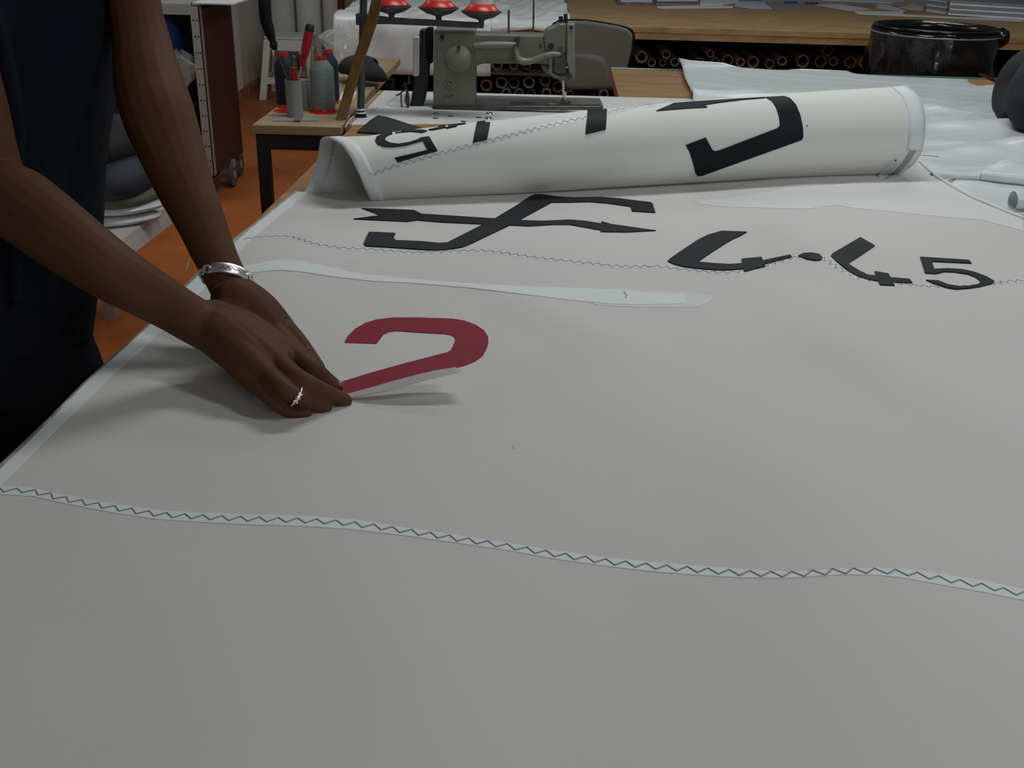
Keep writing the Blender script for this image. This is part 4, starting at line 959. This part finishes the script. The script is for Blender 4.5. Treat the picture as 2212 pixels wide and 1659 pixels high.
# papers on counter
def slab(px, zb, h, m, name, label, cat, n=1, group=None, parts=None):
    q = [at(*p,CZ)+Vector((0,0,zb)) for p in px]; o = MB().prism(q,(0,0,h)).build(name,m,None,bevel=min(.001,h*.2)); tag(o,label,cat,group); return o
E=.0006
slab(Z([(60,-60),(130,38),(420,42),(440,20),(440,-60)],3.687,1300,0),E,.012,'cover_violet','binder','violet patterned folder at the left end of the counter papers','folder')
slab(Z([(120,-50),(150,33),(400,37),(390,-50)],3.687,1300,0),E+.0122,.002,'paper','paper_sheet','white bordered sheet lying on the violet folder','paper')
for k in range(5): slab(Z([(425+3*k,-40),(430+2*k,40-9*k),(775-4*k,42-9*k),(770,-40)],3.687,1300,0),E+.004*k,.0036,('paper_grey','cover_violet','paper','paper_grey','paper_blue')[k],'magazine',f'thin magazine in the pile right of the violet folder, {("lowest","second","middle","fourth","topmost")[k]} of five','magazine',group='magazine pile')
slab(Z([(440,66),(500,72),(1040,66),(1050,52),(780,48),(440,56)],3.687,1300,0),E,.004,'paper','envelope','long narrow white envelope in front of the magazines','envelope')
slab(Z([(780,46),(950,48),(1090,30),(1060,-40),(790,-40)],3.687,1300,0),E+.001,.008,'paper','paper_pad','white note pad between the magazines and the blue sheet','paper')
slab(Z([(1055,50),(1180,72),(1360,74),(1280,10),(1090,10)],3.687,1300,0),E,.0015,'paper_blue','paper_sheet','pale blue sheet with a dark clip near the counter edge','paper')
slab(Z([(1290,22),(1380,76),(1640,78),(1560,22)],3.687,1300,0),E,.0012,'paper_grey','paper_sheet','grey translucent sheet right of the pale blue sheet','paper')
slab(Z([(1690,38),(1960,90),(2160,76),(1880,32)],3.687,1300,0),E,.0012,'paper','paper_sheet','white diamond-shaped sheet between the grey sheet and the bin','paper')
slab(Z([(2010,92),(2060,116),(2400,124),(2400,95)],3.687,1300,0),E,.004,'paper','paper_strip','long white strip at the counter edge behind the bin rim','paper')
slab(Z([(1080,-40),(1090,10),(1280,14),(1280,-40)],3.687,1300,0),E+.002,.012,'cover_violet','binder','dark folder behind the pale blue sheet','folder')
for k,(x,y) in enumerate(((1450,10),(1615,18))):
    a = at(*z4(x,y+4),CZ+.008); bq = at(*z4(x+110,y+8),CZ+.008)
    o = MB().tube([a,a.lerp(bq,.9),bq],[.006,.006,.004],10).build('marker_pen','pen_blue',None,smooth=True); tag(o,('blue marker pen, left one of two behind the grey sheet','blue marker pen, right one of two behind the grey sheet')[k],'pen','blue pens on the counter')
zc = lambda L: Z(L,5.53,1812,0)
slab(zc([(-200,10),(640,45),(780,30),(780,-60),(-200,-60)]),E,.006,'paper','paper_pad','broad white sheet stack at the top edge, left of the board stacks','paper')
slab(zc([(450,100),(780,140),(800,130),(580,60),(460,50)]),E,.0015,'paper','paper_sheet','small white note on the counter above the bin','paper')
slab(zc([(720,95),(840,118),(1000,125),(1010,85),(900,55)]),E,.004,'paper_cream','paper_scrap','cream paper scrap left of the white board stack','paper')
for k in range(6): 
    d = 14*k
    slab(zc([(1040,118-d+20),(1280,172-d),(1300,160-d),(1290,60-d),(1050,40-d)]),E+.0092*k,.0082,('paper','paper_grey')[k%2],'booklet',f'white booklet in the angled pile by the board stack, number {k+1} up'.replace('number 1 up','lowest').replace('number 2 up','second lowest').replace('number 3 up','third lowest').replace('number 4 up','third highest').replace('number 5 up','second highest').replace('number 6 up','topmost'),'booklet',group='angled booklet pile')
for k in range(6):
    slab([(zc([(1295+6*(k%3),195)])[0][0],zc([(0,190)])[0][1]),(2330,52),(2330,20),(zc([(1310,150)])[0][0],22)],E+.0040+.0135*k,.0120,('paper','paper_grey')[k%2],'foam_board',f'white board in the wide stack at the right end of the counter, {("lowest","second lowest","third lowest","third highest","second highest","topmost")[k]}','board',group='board stack on the counter')
slab(zc([(180,150),(240,172),(2200,262),(2215,236),(1280,200)]),E,.003,'paper','paper_strip','long white board strip along the counter edge under the stacks','paper')

# ------------------------------------------------------------ office chair
YCH = 4.35
oc = root('office_chair',atY(1290,260,YCH)*1.0,'grey-brown upholstered office chair behind the sewing machine','chair')
oc.location = Vector((atY(1290,200,YCH).x,YCH+.1,0))
def padp(L,y,dep,name,bev,m='chair_fabric'):
    o = MB().prism([atY(*q,y) for q in zm(L)],(0,dep,0)).build(name,m,oc,bevel=bev); o.modifiers['bevel'].segments = 5; smooth_me(o.data,80); return o
padp([(1330,300),(1400,210),(1480,178),(1700,182),(1950,222),(2045,250),(2082,295),(2075,420),(2040,560),(2000,700),(1900,770),(1500,770),(1400,600),(1330,440)],YCH,.07,'backrest',.022)
padp([(1480,455),(1700,465),(1830,485),(1870,560),(1900,680),(1905,765),(1700,772),(1500,765)],YCH-.03,.045,'lumbar_cushion',.018)
MB().tube([atY(*q,YCH+.02) for q in zm([(1400,208),(1480,176),(1700,178),(1950,219),(2048,247),(2088,295),(2078,420),(2045,560),(2005,700)])],.005,8,res=4).build('piping','black_rubber',oc,smooth=True)
bcx = atY(*zm([(1700,700)])[0],YCH).x
o = MB().box((bcx-.23,YCH-.03,.43),(bcx+.23,YCH+.42,.50)).build('seat','chair_fabric',oc,bevel=.03)
MB().cyl((bcx,YCH+.2,.10),(bcx,YCH+.2,.43),.025).build('gas_lift','steel_black',oc,smooth=True)
MB().box((bcx-.03,YCH+.05,.30),(bcx+.03,YCH+.09,.75)).build('back_support','steel_black',oc,bevel=.004)
for k in range(5):
    a = 2*pi*k/5+.3; e = Vector((bcx+.26*cos(a),YCH+.2+.26*sin(a),.075)); MB().tube([Vector((bcx,YCH+.2,.12)),e],[.025,.016],10).build('base_arm','steel_black',oc,smooth=True)
    MB().cyl(e+Vector((-.012,0,-.045)),e+Vector((.012,0,-.045)),.03).build('caster','black_rubber',oc,smooth=True)

# ------------------------------------------------------------ bin with black bag
c0 = V(*zc([(1160,335)])[0],4.15); s = 4.15/F/5.53
bn_ = root('waste_bin',Vector((c0.x,c0.y,0)),'round waste bin lined with a glossy black bag, in front of the counter','bin')
RB = 700*s; zr_ = c0.z
tilt = Vector((-.045,0,1)).normalized()
def bagw(i,jj):
    a = 2*pi*i; zt = lerp(zr_-.003,zr_-.55,jj); r = RB*(1.04+.07*sin(jj*pi*.8)+.020*sin(7*a+jj*8)*min(1,jj*4)+.016*sin(15*a-jj*13+2*sin(3*a))*min(1,jj*4)+.018*sin(4*a+6*jj*sin(2*a+1))*min(1,jj*3)+.008*sin(31*a+25*jj))
    q = Vector((cos(a)*r,sin(a)*r,0)); zt += -.045*cos(a)*RB*0
    return Vector((c0.x,c0.y,zt))+q
o = MB().grid(bagw,72,36).build('bin_bag','black_gloss',bn_,thick=.001); smooth_me(o.data,60)
def bagin(i,jj):
    a = 2*pi*i; zt = lerp(zr_+.004,zr_-.45,jj); r = RB*(.985-.05*jj+.015*sin(6*a+jj*9)*min(1,jj*4)); return Vector((c0.x+cos(a)*r,c0.y+sin(a)*r,zt))
o = MB().grid(bagin,60,24).build('bag_lining','black_gloss',bn_,thick=.001); smooth_me(o.data,70)
MB().lathe(Vector((c0.x,c0.y,.02)),[(RB*.85,0),(RB*.97,zr_-.05),(RB*.95,zr_-.05),(RB*.83,.01),(0,.01)],seg=40).build('drum','grey_paint',bn_,smooth=True)
MB().torus(Vector((c0.x,c0.y,zr_-.018)),RB*1.045,.0032,(0,0,1),64,8).build('rim_band','tin',bn_,smooth=True)
MB().torus(Vector((c0.x,c0.y,zr_+.004)),RB*1.01,.006,(0,0,1),64,8).build('rim','black_gloss',bn_,smooth=True)
kp = MB().ball(Vector((c0.x+RB*.93,c0.y-RB*.45,zr_-.02)),(.035,.03,.035),16,10)
for i,v in enumerate(kp.v): v += Vector((sin(i*1.7),cos(i*2.3),sin(i*3.1)))*.004
kp.build('bag_knot','black_gloss',bn_,smooth=True)

# ------------------------------------------------------------ left background: cart, stool, rolls
P1 = at(463,385,.12); P2 = at(524,330,.12); xc = (P1.x+P2.x)/2; y1_,y2_ = P1.y,P2.y
ctp = atY(415,12,y1_).z
kt = root('trolley',Vector((xc-.25,(y1_+y2_)/2,0)),'tall metal-framed trolley with a dark red-brown side panel on casters','trolley')
MB().box((xc-.012,y1_+.02,.12),(xc,y2_,ctp-.02)).build('side_panel','cart_panel',kt)
def post(x,y): 
    o = MB().box((x-.04,y,.13),(x,y+.004,ctp)).box((x-.004,y,.13),(x,y+.04,ctp)).build('angle_post','steel_grey',kt)
    for k in range(11):
        for dx in (-.028,-.012): MB().cyl((x+dx,y-.0005,.2+k*.07),(x+dx,y-.001,.2+k*.07),.004,seg=8).build('hole','black',o)
post(xc+.004,y1_)
MB().box((xc-.72,y1_,.13),(xc-.68,y1_+.004,ctp)).build('angle_post','steel_grey',kt)
MB().box((xc-.72,y1_-.002,ctp-.04),(xc-.03,y1_+.002,ctp)).build('top_rail','steel_grey',kt)
MB().box((xc-.72,y1_,ctp-.003),(xc+.004,y2_,ctp+.006)).build('top_panel','steel_grey',kt)
MB().box((xc-.72,y1_+.04,.13),(xc-.02,y2_,.15)).box((xc-.72,y1_+.04,.45),(xc-.02,y2_,.465)).build('shelf','black',kt)
MB().box((xc-.72,y2_-.01,.13),(xc-.012,y2_,ctp)).build('back_panel','black',kt)
MB().box((xc-.72,y1_+.02,.13),(xc-.71,y2_,ctp)).build('side_panel','black',kt)
wcst = at(503,402,0); 
for k,(x,y) in enumerate(((xc-.03,wcst.y),(xc-.66,wcst.y),(xc-.03,y2_-.0),(xc-.66,y2_-.05))):
    if k==0: x = wcst.x
    MB().cyl((x-.012,y,.062),(x+.014,y,.062),.062,seg=28).build('caster_wheel','rubber_grey',kt,smooth=True)
    MB().cyl((x+.0145,y,.062),(x+.017,y,.062),.022).build('hub','steel_grey',kt,smooth=True)
    MB().box((x-.02,y-.02,.10),(x+.02,y+.02,.135)).build('caster_fork','steel_grey',kt)
MB().prism([Vector((xc,y1_+.02,.125)),Vector((xc,y1_+.02,.02)),Vector((xc,y1_+.12,.125))],(-.006,0,0)).build('loose_flap','cart_panel',kt)
lt = MB().box((xc-.02,y1_-.01,ctp+.007),(xc+.16,y2_-.05,ctp+.013)); tag(lt.build('card_sheet','paper',None),'white card lying on top of the dark trolley','card')
# blue cloth and plastic bag in the trolley
bq = MB().tube([Vector((xc-.20,y1_+.08,.85)),Vector((xc-.19,y1_+.1,.72)),Vector((xc-.21,y1_+.1,.56)),Vector((xc-.2,y1_+.1,.49))],[.06,.08,.08,.06],16,res=5)
tag(bq.build('blue_cloth','blue_cloth',None,smooth=True),'deep blue cloth bundle inside the trolley','cloth')
pb2 = MB(); pc = atY(392,150,y1_+.02)
for i in range(1):
    def pf(i,jj):
        a = 2*pi*i; r = sin(pi*(.04+.92*jj)); return pc+Vector((cos(a)*.085*r*(1+.2*sin(5*a+6*jj)),sin(a)*.05*r,(jj-.5)*.14+.02*sin(4*a+jj*8)))
    pb2.grid(pf,36,14)
tag(pb2.build('plastic_bag','clear_bag',None,smooth=True),'crinkled clear plastic bag on the trolley shelf beside the arm','bag')
# low table with folded cloths
ZP = .36
ra_ = at(257,520,ZP); rb_ = at(357,448,ZP)
lo_ = root('low_table',Vector((ra_.x-.3,ra_.y,0)),'low white table piled with folded cloths behind the person','table')
dd = (rb_-ra_); near_ = ra_-dd*.9; lf = Vector((-.62,.05,0))
MB().prism([near_-Vector((0,0,.02)),rb_+dd*.3-Vector((0,0,.02)),rb_+dd*.3+lf-Vector((0,0,.02)),near_+lf-Vector((0,0,.02))],(0,0,.02)).build('tabletop','laminate',lo_,bevel=.003)
MB().prism([near_-Vector((0,0,.07)),rb_+dd*.3-Vector((0,0,.07)),rb_+dd*.3+Vector((-.02,0,-.07)),near_+Vector((-.02,0,-.07))],(0,0,.05)).build('apron','trim_white',lo_)
for q in (near_,rb_+dd*.2,near_+lf,rb_+dd*.2+lf):
    q = q.lerp(lo_.location+Vector((-.02,.1,ZP)),.55); MB().box((q.x-.02,q.y-.02,0),(q.x+.02,q.y+.02,ZP-.02)).build('leg','steel_grey',lo_)
def fold(px,zb,rad,m,name,label,cat='cloth',fl=.6):
    pts = [at(*q,ZP+zb) for q in px]; b = MB().tube(pts,rad,16,res=6,flat=fl)
    for v in b.v: v.z = max(v.z, ZP+.0015)
    o = b.build(name,m,None,smooth=True); return tag(o,label,cat)
fold([(190,478),(250,474),(310,466),(330,460)],.018,[.05,.055,.05,.035],'laminate','folded_cloth','white folded cloth lowest in the pile on the low table',fl=.32)
fold([(205,452),(260,450),(320,440),(350,428)],.055,[.05,.055,.05,.035],'film','folded_cloth','white folded sheet between the lowest cloth and the olive roll',fl=.35)
fold([(215,432),(265,428),(310,415),(345,400)],.09,[.055,.06,.06,.045],'cloth_olive','folded_cloth','olive grey folded cloth in the middle of the pile',fl=.5)
fold([(205,395),(240,390),(275,375),(305,358)],.15,[.08,.10,.10,.07],'navy_fold','folded_cloth','dark slate padded cloth on top of the pile',fl=.65)
fold([(180,330),(225,310),(262,290),(300,300)],.24,[.09,.12,.11,.06],'cloth_dark','folded_cloth','black cloth heaped behind the slate padded cloth',fl=.6)
# stool
sp = at(560,217,0); sq2 = at(690,218,0); wS = (sq2-sp).length
stl = root('stool',Vector(((sp.x+sq2.x)/2,sp.y+.2,0)),'white plastic stool with arched side openings near the wall','stool')
cx,cy = stl.location.x,sp.y+wS/2; hT = wS/2; HS = .44; tT = hT*.76
MB().box((cx-tT,cy-tT,HS-.02),(cx+tT,cy+tT,HS)).build('seat','plastic_white',stl,bevel=.012)
for sx,sy in ((1,1),(1,-1),(-1,1),(-1,-1)):
    lg = MB(); a=.05
    top=[Vector((cx+sx*tT,cy+sy*tT,HS-.02)),Vector((cx+sx*(tT-a),cy+sy*tT,HS-.02)),Vector((cx+sx*(tT-a),cy+sy*(tT-a),HS-.02)),Vector((cx+sx*tT,cy+sy*(tT-a),HS-.02))]
    bot=[Vector((cx+sx*hT,cy+sy*hT,0)),Vector((cx+sx*(hT-a),cy+sy*hT,0)),Vector((cx+sx*(hT-a),cy+sy*(hT-a),0)),Vector((cx+sx*hT,cy+sy*(hT-a),0))]
    lg.add(top+bot,[(0,1,2,3),(7,6,5,4)]+[(i,(i+1)%4,(i+1)%4+4,i+4) for i in range(4)]); lg.build('leg','plastic_white',stl,bevel=.006)
for k,(dx,dy) in enumerate(((0,-1),(0,1),(1,0),(-1,0))):
    pn = MB(); 
    def W2(u,z):   # point on side plane
        f_ = lerp(hT,tT,z/(HS-.02)); 
        return Vector((cx+(u*f_ if dx==0 else dx*(f_-.004)), cy+(u*f_ if dx else dy*(f_-.004)), z))
    rg_ = [(-1,.42),(1,.42)]; 
    pn.prism([W2(-.98,.42),W2(.98,.42),W2(.98,.36),W2(.72,.36),W2(.62,.345),W2(.56,.30),W2(.62,.30),W2(-.62,.30),W2(-.56,.30),W2(-.62,.345),W2(-.72,.36),W2(-.98,.36)][:6]+[W2(.5,.345),W2(-.5,.345),W2(-.56,.30),W2(-.62,.345),W2(-.72,.36),W2(-.98,.36)],(-.01*dx,-.01*dy,0))
    pn.prism([W2(-.9,.16),W2(.9,.16),W2(.9,.115),W2(-.9,.115)],(-.01*dx,-.01*dy,0))
    pn.build('side_panel','plastic_white',stl)
# standing white rolls against the back wall
for k,(x,y,r,m,lb) in enumerate(((618,150,27,'wall_white','wide white fabric roll standing behind the stool, leftmost'),(675,150,25,'trim_white','white fabric roll standing behind the stool, second from the left'),(722,145,17,'wall_white','slim grey-white fabric roll standing behind the clear bag'),(742,140,9,'card_red','narrow reddish roll standing left of the plastic-covered counter'),(760,138,7,'card_grey','narrow grey roll standing at the counter left end'))):
    c = at(x,y+30,0); c = Vector((c.x*8.35/c.y,8.35,0)); s = 8.2/F
    o = MB().lathe(c,[(r*s,0),(r*s,1.8),(r*s*.7,1.8),(0,1.8)],seg=28).build('fabric_roll',m,None,smooth=True); tag(o,lb,'fabric roll','fabric rolls at the back wall')
# loose tape end hanging at the sail hem
tpn = MB().tube([at(428,545,TZ-.004),at(418,545,TZ-.02),at(410,556,TZ-.05),at(403,583,TZ-.06)],[.004,.004,.0022,.0022],6,res=3,flat=.3)
tag(tpn.build('loose_tape','plastic_white',None),'thin white tape end hanging off the table edge beside the far wrist','tape')
